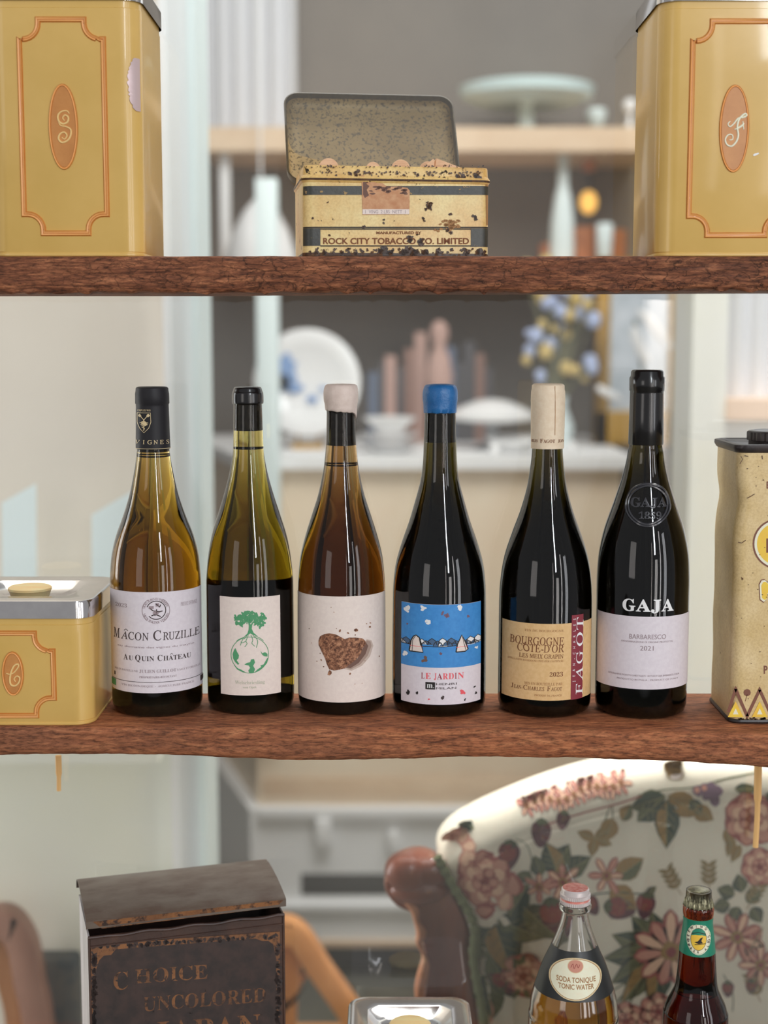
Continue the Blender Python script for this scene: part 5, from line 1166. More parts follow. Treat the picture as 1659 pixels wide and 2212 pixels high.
    def berry(x, y, R, ang=90, m='berry', ly=2):
        a = radians(ang); pts = []
        for i in range(20):
            t = 2 * pi * i / 20; rr = R * (1 + .18 * cos(t)); px, py = rr * cos(t) * 1.12, R * .86 * sin(t) * (1 - .18 * cos(t)); pts.append((x + px * cos(a) - py * sin(a), y + px * sin(a) + py * cos(a)))
        pr.poly(pts, 'berry_dark', ly); pr.ell(x - R * .12, y - R * .12, R * .74, R * .72, m, ly + 1, 16, .05)
        for i in range(9): pr.ell(x + rnd.gauss(0, R * .35), y + rnd.gauss(0, R * .35), 1.6, 1.2, 'leaf_gold', ly + 2, 6)
        for da in (-50, -20, 20, 50): petal(x - cos(a) * R * 1.15, y - sin(a) * R * 1.15, R * .7, R * .3, ang + da, 'leaf_dark', 'leaf_mid', ly + 3)
    def stem(pts, w_=2.2, m='leaf_mid'): pr.line(smooth(pts, 5), w_, m, 1)
    # left column
    for i in range(6): petal(985 + 4 * i, 1828 + 3 * i, 32, 30, 200 + 50 * i, 'rose_pink', 'rose_light')
    leaf(990, 1790, 34, 20, 20); leaf(1005, 1785, 26, 16, 60)
    rose(1048, 1905, 52, 10); petal(1105, 1885, 52, 44, 80, 'rose_deep', 'rose_pink', 3); petal(1070, 1965, 44, 40, 160, 'rose_deep', 'rose_pink', 3); petal(1100, 1925, 46, 40, 110, 'rose_pink', 'rose_light', 3)
    berry(1100, 1847, 27, 100); berry(1170, 1800, 25, 95, 'berry_dark'); berry(1218, 1773, 17, 100, 'berry_dark'); stem([(1115, 1815), (1140, 1830), (1150, 1870), (1140, 1890)])
    # pink cluster along the roll
    for i in range(13):
        x = 1142 + i * 17; y = 1752 - i * 4.6 - 6 * sin(i); daisy(x, y, 20, 6, i * 20)
    stem([(1150, 1796), (1240, 1765), (1340, 1738), (1400, 1718)], 3, 'rose_deep')
    stem([(1320, 1745), (1305, 1780), (1290, 1810)]); stem([(1325, 1745), (1325, 1770)])
    for a in (200, 100, 330, 20): leaf(1285, 1812, 34, 18, a, 'leaf_gold', 'leaf_gold')
    leaf(1325, 1770, 44, 30, 110, 'leaf_gold', 'leaf_gold'); leaf(1345, 1775, 34, 22, 300, 'leaf_gold', 'leaf_mid')
    # big leaf group
    for x, y, L, W_, a, m, m2 in [(1440, 1722, 70, 34, 160, 'leaf_mid', 'leaf_dark'), (1435, 1728, 64, 40, 140, 'leaf_dark', 'leaf_mid'), (1443, 1730, 88, 40, 92, 'leaf_dark', 'leaf_gold'), (1445, 1722, 70, 38, 30, 'leaf_gold', 'leaf_gold'), (1500, 1748, 42, 28, 30, 'leaf_gold', 'leaf_gold'), (1495, 1730, 34, 22, 60, 'leaf_dark', 'leaf_mid'), (1450, 1690, 48, 34, 310, 'leaf_gold', 'paper_warm')]: leaf(x, y, L, W_, a, m, m2)
    for x, y in [(1510, 1712), (1526, 1708), (1540, 1705), (1553, 1712), (1545, 1725), (1530, 1722), (1546, 1733)]: pr.ell(x, y, 11, 11, 'plum', 3, 14, .1); pr.ell(x - 2, y - 2, 6, 6, 'rose_pink' if x < 1530 else 'plum', 4, 10)
    stem([(1380, 1722), (1440, 1710), (1500, 1705), (1570, 1690), (1640, 1680)], 2.5)
    # right rose
    rose(1622, 1770, 48, 0); rose(1700, 1780, 44, 30); 
    for a, x, y in [(110, 1585, 1810), (120, 1600, 1825), (80, 1570, 1790)]: leaf(x, y, 36, 16, a, 'leaf_gold', 'leaf_gold')
    leaf(1590, 1708, 46, 16, 0, 'leaf_dark', 'leaf_mid'); leaf(1655, 1720, 40, 20, 20)
    # middle band
    leaf(1195, 1885, 60, 34, 300); leaf(1205, 1890, 62, 40, 250, 'leaf_dark', 'leaf_gold'); leaf(1210, 1890, 66, 34, 330); leaf(1170, 1893, 40, 26, 250); leaf(1150, 1900, 30, 20, 200)
    daisy(1215, 1905, 38, 7, 10); daisy(1310, 1890, 36, 6, 0); daisy(1165, 1915, 30, 6, 30); leaf(1330, 1895, 62, 36, 325, 'leaf_gold', 'leaf_mid'); leaf(1318, 1915, 60, 40, 40, 'leaf_gold', 'leaf_gold')
    berry(1335, 1958, 28, 10, 'berry'); berry(1393, 1950, 24, 100, 'berry'); berry(1195, 1975, 34, 80); berry(1275, 1950, 20, 60); stem([(1280, 1930), (1330, 1925), (1380, 1928), (1400, 1930)], 3, 'leaf_dark')
    leaf(1395, 1930, 24, 12, 320); leaf(1390, 1925, 22, 12, 20)
    # large leaves lower left
    for x, y, L, W_, a, m, m2 in [(1075, 1990, 92, 50, 20, 'leaf_dark', 'leaf_mid'), (1070, 2000, 100, 60, 70, 'leaf_dark', 'leaf_gold'), (1130, 1960, 90, 52, 40, 'leaf_dark', 'leaf_mid'), (1100, 1980, 70, 40, 300, 'leaf_mid', 'leaf_dark'), (1060, 2010, 80, 44, 110, 'leaf_mid', 'leaf_dark'), (1060, 2070, 90, 50, 60, 'leaf_dark', 'leaf_mid'), (1050, 2120, 80, 50, 80, 'leaf_mid', 'leaf_dark')]: leaf(x, y, L, W_, a, m, m2)
    for i in range(9): berry(1065 + rnd.random() * 100, 2060 + rnd.random() * 140, 16 + 6 * rnd.random(), rnd.random() * 360)
    rose(1130, 2110, 40, 20); leaf(1040, 2160, 60, 26, 70, 'rose_pink', 'rose_light')
    # centre daisy with leaves
    for a, L, m, m2 in [(150, 110, 'leaf_dark', 'leaf_mid'), (175, 110, 'leaf_dark', 'leaf_mid'), (200, 100, 'leaf_mid', 'leaf_dark'), (130, 120, 'leaf_mid', 'leaf_gold'), (100, 110, 'leaf_dark', 'leaf_gold'), (230, 90, 'leaf_dark', 'leaf_mid'), (255, 80, 'leaf_mid', 'leaf_dark')]: leaf(1430, 2055, L, 42, a, m, m2)
    daisy(1447, 2050, 78, 11, 8, 4)
    for a in (150, 135, 120): stem([(1400, 2090), (1400 + 100 * cos(radians(a)), 2090 + 100 * sin(radians(a)))], 3)
    # sprigs
    for x, y, a in [(1470, 1930, 240), (1530, 1925, 270), (1610, 1960, 300), (1640, 2160, 250)]:
        ex, ey = x + 60 * cos(radians(a)), y + 60 * sin(radians(a)); stem([(x, y), (ex, ey)], 2, 'leaf_gold')
        for t in (.3, .5, .7, .9):
            for s_ in (-50, 50): leaf(x + (ex - x) * t, y + (ey - y) * t, 20, 7, a + s_, 'leaf_gold', 'leaf_gold')
    for x, y, a in [(1585, 1930, 200), (1600, 1925, 260), (1610, 1945, 320), (1595, 1955, 120), (1622, 1955, 60), (1575, 1950, 170)]: leaf(x, y, 34, 24, a, 'leaf_dark', 'leaf_mid')
    daisy(1590, 2020, 50, 8, 20); daisy(1640, 2080, 44, 8, 0); berry(1570, 2130, 15, 90); berry(1620, 2125, 14, 90); leaf(1610, 2060, 60, 18, 300, 'rose_deep', 'rose_pink'); stem([(1560, 2100), (1580, 2140), (1580, 2180)])
    for x, y in [(1350, 2200), (1310, 2210), (1640, 1870), (1420, 2180)]: rose(x, y, 34, 10)
    rose(1800, 1950, 50); daisy(1750, 2060, 60); leaf(1720, 1900, 70, 34, 100); berry(1730, 1990, 26)
    pr.build('floral_print', back, base=.0006, dl=.00022, off=og, both=True)
    # braided trim between fabric and wood
    def W3(pts, Y): return [P(x, y, Y) for x, y in pts]
    mb = MB(); tr = smooth([(944, 1850), (960, 1880), (985, 1925), (1012, 1968), (1026, 2010), (1022, 2060), (1030, 2120), (1042, 2180), (1052, 2260)], 6)
    mb.tube(W3(tr, Yc - .038), [.0052 + .0012 * sin(i * 2.2) for i in range(len(tr))], 8); tag(mb.obj('braid_trim', M['leaf_mid'], root, og), 'green braided trim')
    # wood frame: carved post with scroll ear; mirrored on the other side
    for sgn, nm in ((0, 'left'), (1, 'right')):
        def mx(p): return [(2 * mid - x, y) if sgn else (x, y) for x, y in p]
        ear = [(942, 1858), (920, 1849), (892, 1848), (862, 1858), (840, 1874), (830, 1896), (838, 1920), (858, 1942), (880, 1952), (895, 1960), (900, 1990), (912, 2020), (918, 2060), (920, 2100), (914, 2150), (912, 2212), (910, 2500), (1040, 2500), (1034, 2200), (1018, 2110), (1020, 2040), (1010, 1990), (985, 1930), (962, 1890)]
        pp = [(p.x, p.z) for p in W3(mx(smooth(ear, 2)), Yc)]; mb = MB(); mb.prism(pp, Yc - .025, Yc + .035)
        post = mb.obj('carved_post', M['mahogany'], root, og, bevel=.004)
        mb = MB(); wavy = [(868, 1925, 13), (880, 1948, 10), (896, 1966, 14), (900, 1990, 9), (910, 2014, 16), (905, 2036, 10), (914, 2060, 6), (918, 2080, 14), (912, 2110, 18), (906, 2140, 15), (908, 2180, 10), (912, 2240, 12)]
        q = smooth([(a, b, c) for a, b, c in wavy], 5); pts = W3(mx([(a, b) for a, b, c in q]), Yc - .027)
        mb.tube(pts, [c * Yc / F * .75 for a, b, c in q], 10); tag(mb.obj('scalloped_edge', M['mahogany_light'], post, og), 'lighter scalloped carved edge')
        mb = MB(); c = P(*mx([(878, 1888)])[0], Yc - .03); mb.ball(c, .024, .012, .022, 20, 10); c = P(*mx([(925, 1885)])[0], Yc - .026); mb.ball(c, .026, .012, .018, 20, 10); c = P(*mx([(905, 1925)])[0], Yc - .026); mb.ball(c, .034, .012, .016, 20, 10)
        mb.obj('carved_scroll', M['mahogany'], post, og)
    # seat and legs, out of sight below the frame
    zc = .45; xa, xb = P(1046, 2330, Yc).x, P(2 * mid - 1046, 2330, Yc).x
    mb = MB(); mb.box(xa, xb, Yc - .05, Yc + .55, zc - .06, zc + .02); mb.obj('seat', M['fabric'], root, og, bevel=.015)
    for x in (xa, xb):
        for y in (Yc - .02, Yc + .5):
            mb = MB(); mb.lathe([(0, .014), (.2, .018), (zc - .05, .026)], 16, 0, (x, y)); mb.obj('leg', M['mahogany'], root, og)
    mb = MB(); zb = P(1046, 2330, Yc).z; mb.box(xa, xb, Yc - .02, Yc + .045, zc - .02, zb + .01); mb.obj('lower_back', M['fabric'], root, og)
armchair()
#@@REAR
# ------------------------------------------------------------------ rear room: counter, wall shelves and what stands on them
YC = 3.5
def xz(px, py, Y): p = P(px, py, Y); return p.x, p.z
ztc = P(700, 985, YC).z; zmid = P(700, 1738, YC).z; zlow = P(700, 2030, YC).z
xl = P(556, 1650, YC).x; xr_ = P(1330, 1650, YC).x; ch = P(425, 1650, 4.2).x
cn = thing('counter', (0, YC, 0), 'long counter with a tan panelled front and pale base, behind the bottles', 'counter')
og = (0, YC, 0)
def slab(foot, z0, z1): mb = MB(); mb.loft([[(x, y, z0) for x, y in foot], [(x, y, z1) for x, y in foot]]); return mb
foot = [(xl, YC), (xr_, YC), (xr_, 4.3), (ch, 4.3)]
slab(foot, zmid, ztc - .03).obj('front_panel', M['tan_panel'], cn, og)
f2 = [(xl - .03, YC - .03), (xr_ + .03, YC - .03), (xr_ + .03, 4.32), (ch - .04, 4.32)]
slab(f2, ztc - .03, ztc).obj('worktop', M['white_paint'], cn, og)
x540 = P(540, 1740, YC - .04).x; f3 = [(x540, YC - .04), (xr_ + .04, YC - .04), (xr_ + .04, 4.3), (ch - .05, 4.3)]
bs = slab(f3, zlow, zmid).obj('base_cabinet', M['lav_paint'], cn, og)
f4 = [(xl + .05, YC + .06), (xr_, YC + .06), (xr_, 4.28), (ch + .05, 4.28)]; slab(f4, 0, zlow).obj('toe_kick', M['dark_recess'], cn, og)
yq = YC - .042
def fbox(nm, m, px0, py0, px1, py1, dy, parent, d0=0.0):
    x0, z1 = xz(px0, py0, yq); x1, z0 = xz(px1, py1, yq); mb = MB(); mb.box(x0, x1, yq - dy, yq + d0 + .004, z0, z1); return mb.obj(nm, m, parent, og, bevel=.003)
fbox('ledge', M['lav_paint'], 560, 1742, 1400, 1764, .02, bs); fbox('ledge', M['lav_paint'], 600, 1948, 1400, 1962, .02, bs)
fbox('handle', M['porcelain'], 682, 1764, 716, 1822, .03, bs); fbox('handle', M['porcelain'], 838, 1790, 860, 1836, .03, bs)
fbox('slot_shade', M['dark_recess'], 650, 1888, 1000, 1934, .0005, bs); fbox('bottom_rail', M['tan_board'], 690, 2030, 1400, 2044, .01, cn)  # dark plate on the cabinet gives the shade of a slot
fbox('panel_board', M['tan_board'], 566, 1690, 1330, 1728, -.03, cn, .03)
# wall shelves on posts
YW = 4.0
def board(py0, py1, label):
    x0, z1 = xz(438, py0, YW); x1, z0 = xz(1420, py1, YW); mb = MB(); mb.box(x0, x1, YW, 4.38, z0, z1); o = mb.obj('wall_shelf', M['tan_board']); tag(o, label, 'shelf'); return z1
zb1 = board(274, 326, 'upper tan wall shelf carrying the aqua cake stand'); zb2 = board(566, 606, 'lower tan wall shelf hidden behind the tobacco tin shelf')
def revolve(name, label, cat, px, ybase, Y, prof, m, group=None, zbase=None, n=40):
    """prof in px: list of (dy up from base, radius)"""
    p = P(px, ybase, Y); k = dep(p) / F; z = zbase if zbase is not None else p.z; mb = MB(); mb.lathe([(z + a * k, max(.0005, b * k)) for a, b in prof], n, 0, (p.x, Y)); o = mb.obj(name, m, None, (p.x, Y, z), angle=50); tag(o, label, cat, group); return o
# cake stand
p = P(1138, 272, 4.1); k = dep(p) / F
cs = thing('cake_stand', (p.x, 4.1 , zb1), 'wide aqua glass cake stand on the upper wall shelf', 'cake stand')
YK = 4.12; X = p.x; og2 = cs.location.copy(); mb = MB(); zt2 = P(1138, 212, YK).z
mb.lathe([(zb1, 30 * k), (zb1 + .012, 28 * k), (zb1 + .02, 18 * k), (zt2 - .02, 14 * k), (zt2 - .008, 24 * k)], 32, 0, (X, YK)); mb.obj('foot', M['aqua_pale'], cs, og2)
mb = MB(); mb.lathe([(zt2 - .012, 20 * k), (zt2 - .022, 100 * k), (zt2 + .0, 142 * k), (zt2 + .026, 148 * k), (zt2 + .028, 145 * k), (zt2 + .004, 132 * k), (zt2 - .004, 20 * k)], 56, 0, (X, YK)); mb.obj('plate', M['aqua_glass'], cs, og2)
revolve('glass_jar', 'small white glass jar at the right end of the cake stand', 'jar', 1360, 272, 4.1, [(0, 14), (6, 12), (20, 5), (40, 5), (46, 13), (58, 16), (68, 10), (72, 2)], M['porcelain'], zbase=zb1)
revolve('glass_goblet', 'pale glass goblet beside the cake stand', 'goblet', 1288, 272, 4.3, [(0, 18), (3, 17), (8, 4), (26, 4), (34, 14), (55, 22), (70, 20)], M['aqua_pale'], zbase=zb1)
# things on the hidden lower wall shelf
revolve('glass_bottle', 'tall pale glass bottle on the lower wall shelf', 'bottle', 1214, 560, 4.1, [(0, 26), (30, 27), (90, 25), (140, 18), (165, 12), (225, 11), (228, 14), (236, 14)], M['cool_white'], zbase=zb2)
revolve('copper_mug', 'left copper mug below the glowing amber bulb', 'mug', 1262, 560, 4.1, [(0, 22), (4, 24), (70, 26), (76, 27), (78, 24), (10, 21)], M['copper'], 'copper mugs', zbase=zb2)
revolve('copper_mug', 'right copper mug beside the script F canister', 'mug', 1330, 560, 4.15, [(0, 20), (4, 22), (66, 24), (72, 25), (74, 22), (10, 19)], M['copper'], 'copper mugs', zbase=zb2)
revolve('copper_mug', 'small brown mug left of the tall glass bottle', 'mug', 1178, 560, 4.3, [(0, 12), (4, 13), (46, 15), (50, 14), (10, 11)], M['copper'], 'copper mugs', zbase=zb2)
revolve('milk_glass', 'white tumbler between the copper mugs', 'tumbler', 1305, 560, 4.05, [(0, 13), (2, 15), (80, 18), (84, 16), (6, 12)], M['cool_white'], zbase=zb2)
p = P(1271, 437, 4.2); k = dep(p) / F; pl_ = thing('pendant_bulb', (p.x, 4.2, zb1 - .06), 'glowing amber bulb hanging under the upper wall shelf', 'lamp'); o2 = pl_.location.copy(); mb = MB()
mb.ball((p.x, 4.2, p.z), 19 * k, 19 * k, 25 * k, 24, 12); mb.obj('bulb', M['bulb'], pl_, o2); mb = MB(); zz1 = P(1271, 412, 4.2).z; zz2 = P(1271, 372, 4.2).z
mb.lathe([(zz1, 9 * k), (zz1 + .02, 10 * k), (zz2, 6 * k)], 16, 0, (p.x, 4.2)); mb.obj('socket', M['dark_recess'], pl_, o2)
mb = MB(); mb.lathe([(zz2, 6 * k), (zz2 + .01, 15 * k), (P(1271, 330, 4.2).z, 16 * k)], 16, 0, (p.x, 4.2)); mb.obj('holder', M['copper'], pl_, o2)
# pendant lamp left
p = P(565, 610, 3.9); k = dep(p) / F; dl = thing('pendant_lamp', (p.x, 3.9, p.z), 'white dome pendant lamp left of the tobacco tin, far behind', 'lamp'); o2 = dl.location.copy(); mb = MB()
mb.lathe([(p.z, 78 * k), (p.z + 60 * k, 76 * k), (p.z + 110 * k, 60 * k), (p.z + 150 * k, 38 * k), (p.z + 175 * k, 16 * k), (p.z + 182 * k, 4 * k)], 40, 0, (p.x, 3.9), True); mb.obj('shade', M['porcelain'], dl, o2); mb = MB(); mb.tube([(p.x, 3.9, p.z + .2), (p.x, 3.9, 3.6)], .003, 6); mb.obj('cord', M['white_paint'], dl, o2)
# pale upright added in place of light mirrored in the glass
def post(px0, px1, ytop, Y, m, label):
    x0, zt_ = xz(px0, ytop, Y); x1, _ = xz(px1, ytop, Y); mb = MB(); mb.box(x0, x1, Y, YC - .034, P(px0, 1560, Y).z, zt_); o = mb.obj('mirrored_light_post', m, bevel=.004); tag(o, label, 'post')
post(550, 598, 384, YC - .085, M['cool_white'], 'pale blue-white upright added for light mirrored in the glass, behind the second bottle from the left')
x0, _ = xz(476, 400, 4.05); x1, _ = xz(496, 400, 4.05); mb = MB(); mb.box(x0, x1, 4.05, 4.07, zb2, P(438, 326, YW).z); tag(mb.obj('shelf_bracket', M['lav_paint']), 'thin greyish upright between the two wall shelves at the far left', 'bracket')
# on the counter
def plate_up(px, py, R, Y, label):
    c = P(px, py, Y); k = dep(c) / F; root = thing('display_plate', (c.x, Y, ztc), label, 'plate'); og_ = root.location.copy(); mb = MB(); rings = []
    for r, d in [(.02, .0), (.5, 0), (.66, -.008), (.98, -.016), (1.0, -.014), (.98, -.008), (.66, 0.0), (.5, .008), (.02, .008)]:
        rings.append([(c.x + R * k * r * cos(2 * pi * i / 48), Y + d, c.z + R * k * r * sin(2 * pi * i / 48)) for i in range(48)])
    mb.loft(rings); pt = mb.obj('plate', M['porcelain'], root, og_, angle=60)
    pr = Print(Plane((c.x, Y, c.z), (1, 0, 0), (0, -1, 0)))
    pr.ell(615, 800, 26, 42, 'blue_glaze', 1, 18, .25); pr.ell(600, 830, 30, 22, 'blue_glaze', 1, 18, .3); pr.ell(640, 838, 20, 12, 'blue_glaze', 1, 14, .3); pr.ell(675, 862, 12, 8, 'blue_glaze', 1, 12, .3); pr.ell(697, 840, 8, 6, 'blue_glaze', 1, 12, .3)
    pr.build('blue_painting', pt, base=.0085 + 0, off=og_)
    mb = MB(); zb_ = ztc; mb.box(c.x - .04, c.x + .04, Y - .03, Y + .05, zb_, zb_ + .012); mb.tube([(c.x - .03, Y + .04, zb_ + .006), (c.x - .02, Y + .012, c.z)], .004); mb.tube([(c.x + .03, Y + .04, zb_ + .006), (c.x + .02, Y + .012, c.z)], .004); mb.obj('stand', M['ochre'], root, og_)
plate_up(664, 826, 115, 3.75, 'large white display plate with blue painting on the counter')
def bowlstack(px, Y, layers, label, grp='white dishes on the counter'):
    z = ztc
    for i, (r, h) in enumerate(layers):
        p = P(px, 980, Y); k = dep(p) / F; mb = MB(); mb.lathe([(z, r * .45 * k), (z + h * k * .4, r * .6 * k), (z + h * k, r * k), (z + h * k, (r - 3) * k), (z + h * k * .5, r * .5 * k), (z + h * k * .4, .001)], 40, 0, (p.x, Y)); o = mb.obj('dish', M['porcelain'], None, (p.x, Y, z)); tag(o, label[i], 'dish', grp); z += h * k + .001
bowlstack(842, 3.62, [(72, 20), (66, 20), (60, 34)], ['lowest wide dish in the stack left of the blue-waxed bottle', 'middle dish in the stack left of the blue-waxed bottle', 'topmost small bowl in the stack left of the blue-waxed bottle'])
bowlstack(1105, 3.62, [(60, 30)], ['low white saucer left of the cream-capped bottle'])
p = P(1062, 905, 3.72); k = dep(p) / F; zz_ = P(1062, 905, 3.72).z
cd = thing('covered_dish', (p.x, 3.72, ztc), 'broad white footed dish between the blue wax and cream capped bottles', 'dish', 'white dishes on the counter'); o2 = cd.location.copy()
mb = MB(); mb.lathe([(ztc, 40 * k), (ztc + .01, 36 * k), (ztc + .02, 14 * k), (zz_ - .012, 14 * k)], 32, 0, (p.x, 3.72)); mb.obj('foot', M['steel_grey'], cd, o2)
mb = MB(); mb.lathe([(zz_ - .012, 30 * k), (zz_, 92 * k), (zz_ + 12 * k, 94 * k), (zz_ + 26 * k, 70 * k), (zz_ + 40 * k, 34 * k), (zz_ + 44 * k, 5 * k)], 48, 0, (p.x, 3.72)); mb.obj('dish_top', M['porcelain'], cd, o2)
for px, r in ((1068, 13), (1234, 15), (1160, 10)):
    revolve('salt_cellar', {1068: 'small white knob-shaped cellar left of the cream-capped bottle', 1234: 'small white knob-shaped cellar right of the cream-capped bottle', 1160: 'tiny white cellar hidden behind the cream-capped bottle'}[px], 'cellar', px, 990, 3.52, [(0, r * .6), (r * .8, r), (r * 1.5, r * .9), (r * 2, r * .4), (r * 2.1, 1)], M['porcelain'], 'white cellars on the counter edge', zbase=ztc)
# books standing on the counter at the back
bx = 796; specs = [(20, 150, 'book_blue'), (16, 170, 'book_dark'), (24, 185, 'book_pink'), (18, 160, 'book_dark'), (22, 200, 'book_brown'), (26, 235, 'book_pink'), (18, 190, 'book_dark'), (24, 175, 'book_blue'), (20, 205, 'book_blue'), (16, 170, 'book_dark'), (26, 215, 'book_dark'), (20, 190, 'book_brown'), (18, 160, 'book_dark')]
names = ['first', 'second', 'third', 'fourth', 'fifth', 'sixth', 'seventh', 'eighth', 'ninth', 'tenth', 'eleventh', 'twelfth', 'thirteenth']
for i, (w_, h_, m) in enumerate(specs):
    p = P(bx, 960, 4.0); k = dep(p) / F; x0 = p.x; x1 = x0 + w_ * k * .96; z1 = ztc + h_ * k
    rt = thing('book', (x0, 4.0, ztc), '%s book from the left in the upright row on the counter, %s' % (names[i], {'book_blue': 'blue-grey', 'book_dark': 'charcoal', 'book_pink': 'dusty pink', 'book_brown': 'brown'}[m]), 'book', 'books on the counter'); o2 = rt.location.copy()
    mb = MB(); mb.box(x0, x0 + .003, 4.0, 4.14, ztc, z1); mb.box(x1 - .003, x1, 4.0, 4.14, ztc, z1); mb.box(x0, x1, 3.997, 4.002, ztc, z1); mb.obj('cover', M[m], rt, o2)
    mb = MB(); mb.box(x0 + .003, x1 - .003, 4.003, 4.135, ztc + .003, z1 - .004); mb.obj('pages', M['pages'], rt, o2); bx += w_
# gilt framed picture
x0, z1 = xz(1290, 560, 3.9); x1, z0 = xz(1468, 905, 3.9); fr = thing('framed_picture', ((x0 + x1) / 2, 3.9, ztc), 'ochre framed pale picture standing on the counter behind the tallest bottle', 'picture'); o2 = fr.location.copy(); mb = MB(); t = .035
z0 = ztc; mb.box(x0, x0 + t, 3.88, 3.91, z0, z1); mb.box(x1 - t, x1, 3.88, 3.91, z0, z1); mb.box(x0, x1, 3.88, 3.91, z0, z0 + t * 2.6); mb.box(x0, x1, 3.88, 3.91, z1 - t, z1); mb.obj('frame', M['ochre'], fr, o2, bevel=.003)
mb = MB(); mb.box(x0 + t * .9, x1 - t * .9, 3.895, 3.905, z0 + t, z1 - t); mb.obj('picture', M['picture'], fr, o2)
# vases with dried flowers
def bouquet(px, Y, pts, label, m1, m2, hv=80, rv=26, r=9):
    p = P(px, 980, Y); k = dep(p) / F; rt = thing('flower_vase', (p.x, Y, ztc), label, 'vase'); o2 = rt.location.copy(); mb = MB()
    mb.lathe([(ztc, rv * .7 * k), (ztc + hv * .4 * k, rv * k), (ztc + hv * .8 * k, rv * .5 * k), (ztc + hv * k, rv * .6 * k)], 28, 0, (p.x, Y)); mb.obj('vase', M['cool_white'], rt, o2)
    st = MB(); b1_ = MB(); 
    for i, (x, y, rr) in enumerate(pts):
        q = P(x, y, Y + .03 * sin(i * 2.3)); st.tube([(p.x, Y, ztc + hv * .9 * k), ((p.x + q.x) / 2, Y, (ztc + hv * k + q.z) / 2), tuple(q)], .0022, 5)
        b1_.ball(q, rr * k, rr * k, rr * k * 1.2, 8, 6, i % 2)
    st.obj('stems', M['stem'], rt, o2); tag(b1_.obj('blossoms', [M[m1], M[m2]], rt, o2), kind='stuff'); return rt
rr_ = random.Random(3)
bouquet(1205, 3.8, [(1135 + rr_.random() * 150, 560 + rr_.random() * 260, 8 + 9 * rr_.random()) for i in range(46)], 'vase of dried yellow and blue flowers right of the books', 'blossom_y', 'blossom_b', 110, 34)
# white lily-like petals
p = P(1400, 980, 3.75); k = dep(p) / F; lt = thing('flower_vase', (p.x, 3.75, ztc), 'small vase with long white petals in front of the framed picture', 'vase'); o2 = lt.location.copy(); mb = MB(); mb.lathe([(ztc, 22 * k), (ztc + 50 * k, 30 * k), (ztc + 90 * k, 14 * k), (ztc + 100 * k, 17 * k)], 28, 0, (p.x, 3.75)); mb.obj('vase', M['steel_grey'], lt, o2)
mb = MB(); mb.tube([(p.x, 3.75, ztc + 90 * k), P(1385, 780, 3.75), P(1372, 690, 3.75)], .004, 6); mb.obj('stem', M['stem'], lt, o2)
for pts, rad in [([(1369, 705), (1376, 735), (1388, 765), (1400, 782)], 12), ([(1378, 672), (1400, 690), (1425, 720), (1448, 752)], 11), ([(1290, 835), (1310, 848), (1340, 862)], 9)]:
    mb = MB(); q = smooth(pts, 4); mb.tube([P(x, y, 3.72) for x, y in q], [rad * k * (.35 + .65 * sin(pi * min(.97, (i + 1) / (len(q) + 1)))) for i in range(len(q))], 10); mb.obj('petal', M['porcelain'], lt, o2)
# vertical pinkish wooden figure
revolve('wooden_figurine', 'slender pinkish-brown wooden figurine above the blue-waxed bottle', 'figurine', 948, 960, 3.85, [(0, 26), (10, 26), (60, 20), (110, 24), (150, 30), (190, 22), (215, 12), (235, 20), (255, 18), (268, 6)], M['book_pink'], zbase=ztc)
# pale panels added on the left ledge to stand for glass reflections
def reflection(pts, Y, lean, label):
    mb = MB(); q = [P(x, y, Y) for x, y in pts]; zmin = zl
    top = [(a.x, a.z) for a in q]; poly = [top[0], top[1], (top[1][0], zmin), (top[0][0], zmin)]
    v = [(x, Y + (z - zmin) * lean, z) for x, z in poly]; v2 = [(x, y + .004, z) for x, y, z in v]; mb.loft([v, v2]); o = mb.obj('reflection_panel', M['cool_white']); tag(o, label, 'reflection', 'glass reflections added as panels on the left ledge')
reflection([(188, 1118), (300, 1052)], 2.08, .1, 'pale blue-white slanted card added as a solid panel, partly behind the leftmost wine bottle'); reflection([(-10, 1092), (64, 1050)], 2.08, .1, 'pale blue-white slanted card added as a solid panel at the left edge of the photo')
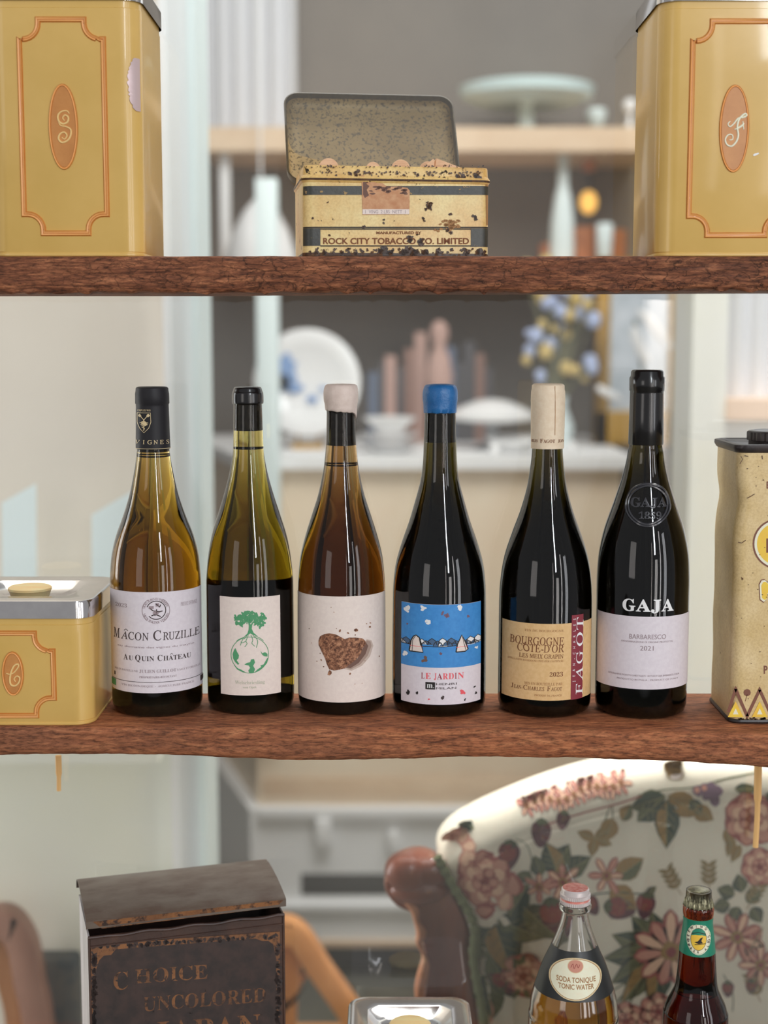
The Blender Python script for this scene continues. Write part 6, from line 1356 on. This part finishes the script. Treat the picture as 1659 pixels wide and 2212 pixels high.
# wooden chairs low behind the glass
def Wp(pts, Y): return [P(x, y, Y) for x, y in pts]
wc = thing('wooden_chair', (P(680, 2200, 2.35).x, 2.35, 0), 'orange wooden chair with a bent arm behind the dark tea box', 'chair'); o2 = wc.location.copy(); k = 2.35 / F
def strip(pts, w_, d_, Y, name, m, parent, og_):
    q = smooth(pts, 5); mb = MB(); rings = []
    pp = Wp(q, Y)
    for i, c in enumerate(pp):
        t = (pp[min(i + 1, len(pp) - 1)] - pp[max(i - 1, 0)]).normalized(); nn = Vector((-t.z, 0, t.x)); ww = w_ * Y / F / 2
        rings.append([c + nn * ww + Vector((0, -d_, 0)), c - nn * ww + Vector((0, -d_, 0)), c - nn * ww + Vector((0, d_, 0)), c + nn * ww + Vector((0, d_, 0))])
    mb.loft(rings); return mb.obj(name, m, parent, og_, bevel=.004)
strip([(560, 2080), (590, 2020), (618, 2004), (650, 2026), (690, 2090), (740, 2160), (800, 2250), (850, 2340)], 52, .02, 2.35, 'arm', M['orange_wood'], wc, o2)
strip([(618, 2030), (622, 2120), (612, 2212), (604, 2900)], 58, .018, 2.38, 'leg', M['orange_wood'], wc, o2); strip([(850, 2330), (850, 2600), (852, 2900)], 40, .018, 2.38, 'leg', M['orange_wood'], wc, o2)
mb = MB(); a = P(600, 2420, 2.4); b = P(860, 2450, 2.4); mb.box(a.x, b.x, 2.33, 2.75, b.z, a.z + .01); mb.obj('seat', M['orange_wood'], wc, o2, bevel=.006)
wd = thing('wooden_chair', (P(40, 2200, 2.1).x, 2.1, 0), 'reddish-brown wooden chair at the lower left edge behind the glass', 'chair'); o2 = wd.location.copy()
strip([(-150, 2400), (-90, 2120), (-40, 2010), (10, 1985), (48, 2030), (66, 2120), (84, 2212), (104, 2500), (110, 2950)], 62, .02, 2.1, 'back_post', M['brown_wood'], wd, o2); strip([(8, 2010), (26, 2110), (46, 2212), (60, 2500), (60, 2950)], 58, .02, 2.14, 'back_post', M['orange_wood'], wd, o2)
mb = MB(); a = P(60, 2070, 2.13); b = P(176, 2400, 2.13); mb.box(a.x, b.x, 2.12, 2.17, b.z, a.z); mb.obj('seat_back', M['navy'], wd, o2, bevel=.01); mb = MB(); mb.box(a.x, b.x, 2.12, 2.19, 0, b.z); mb.obj('rear_leg', M['brown_wood'], wd, o2)
# orange streaks added as solids where light mirrors in the glass
for pts, w_, lab in (([(1638, 1640), (1637, 1700), (1636, 1760), (1632, 1830)], 9, 'long orange tassel hanging under the shelf at the right'), ([(126, 1632), (127, 1670), (127, 1708)], 7, 'short orange tassel hanging under the shelf at the left')):
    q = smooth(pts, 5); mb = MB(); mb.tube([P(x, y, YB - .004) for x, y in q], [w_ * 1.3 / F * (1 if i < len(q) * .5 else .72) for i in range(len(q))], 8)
    tag(mb.obj('streak', M['orange_streak']), lab, 'streak')
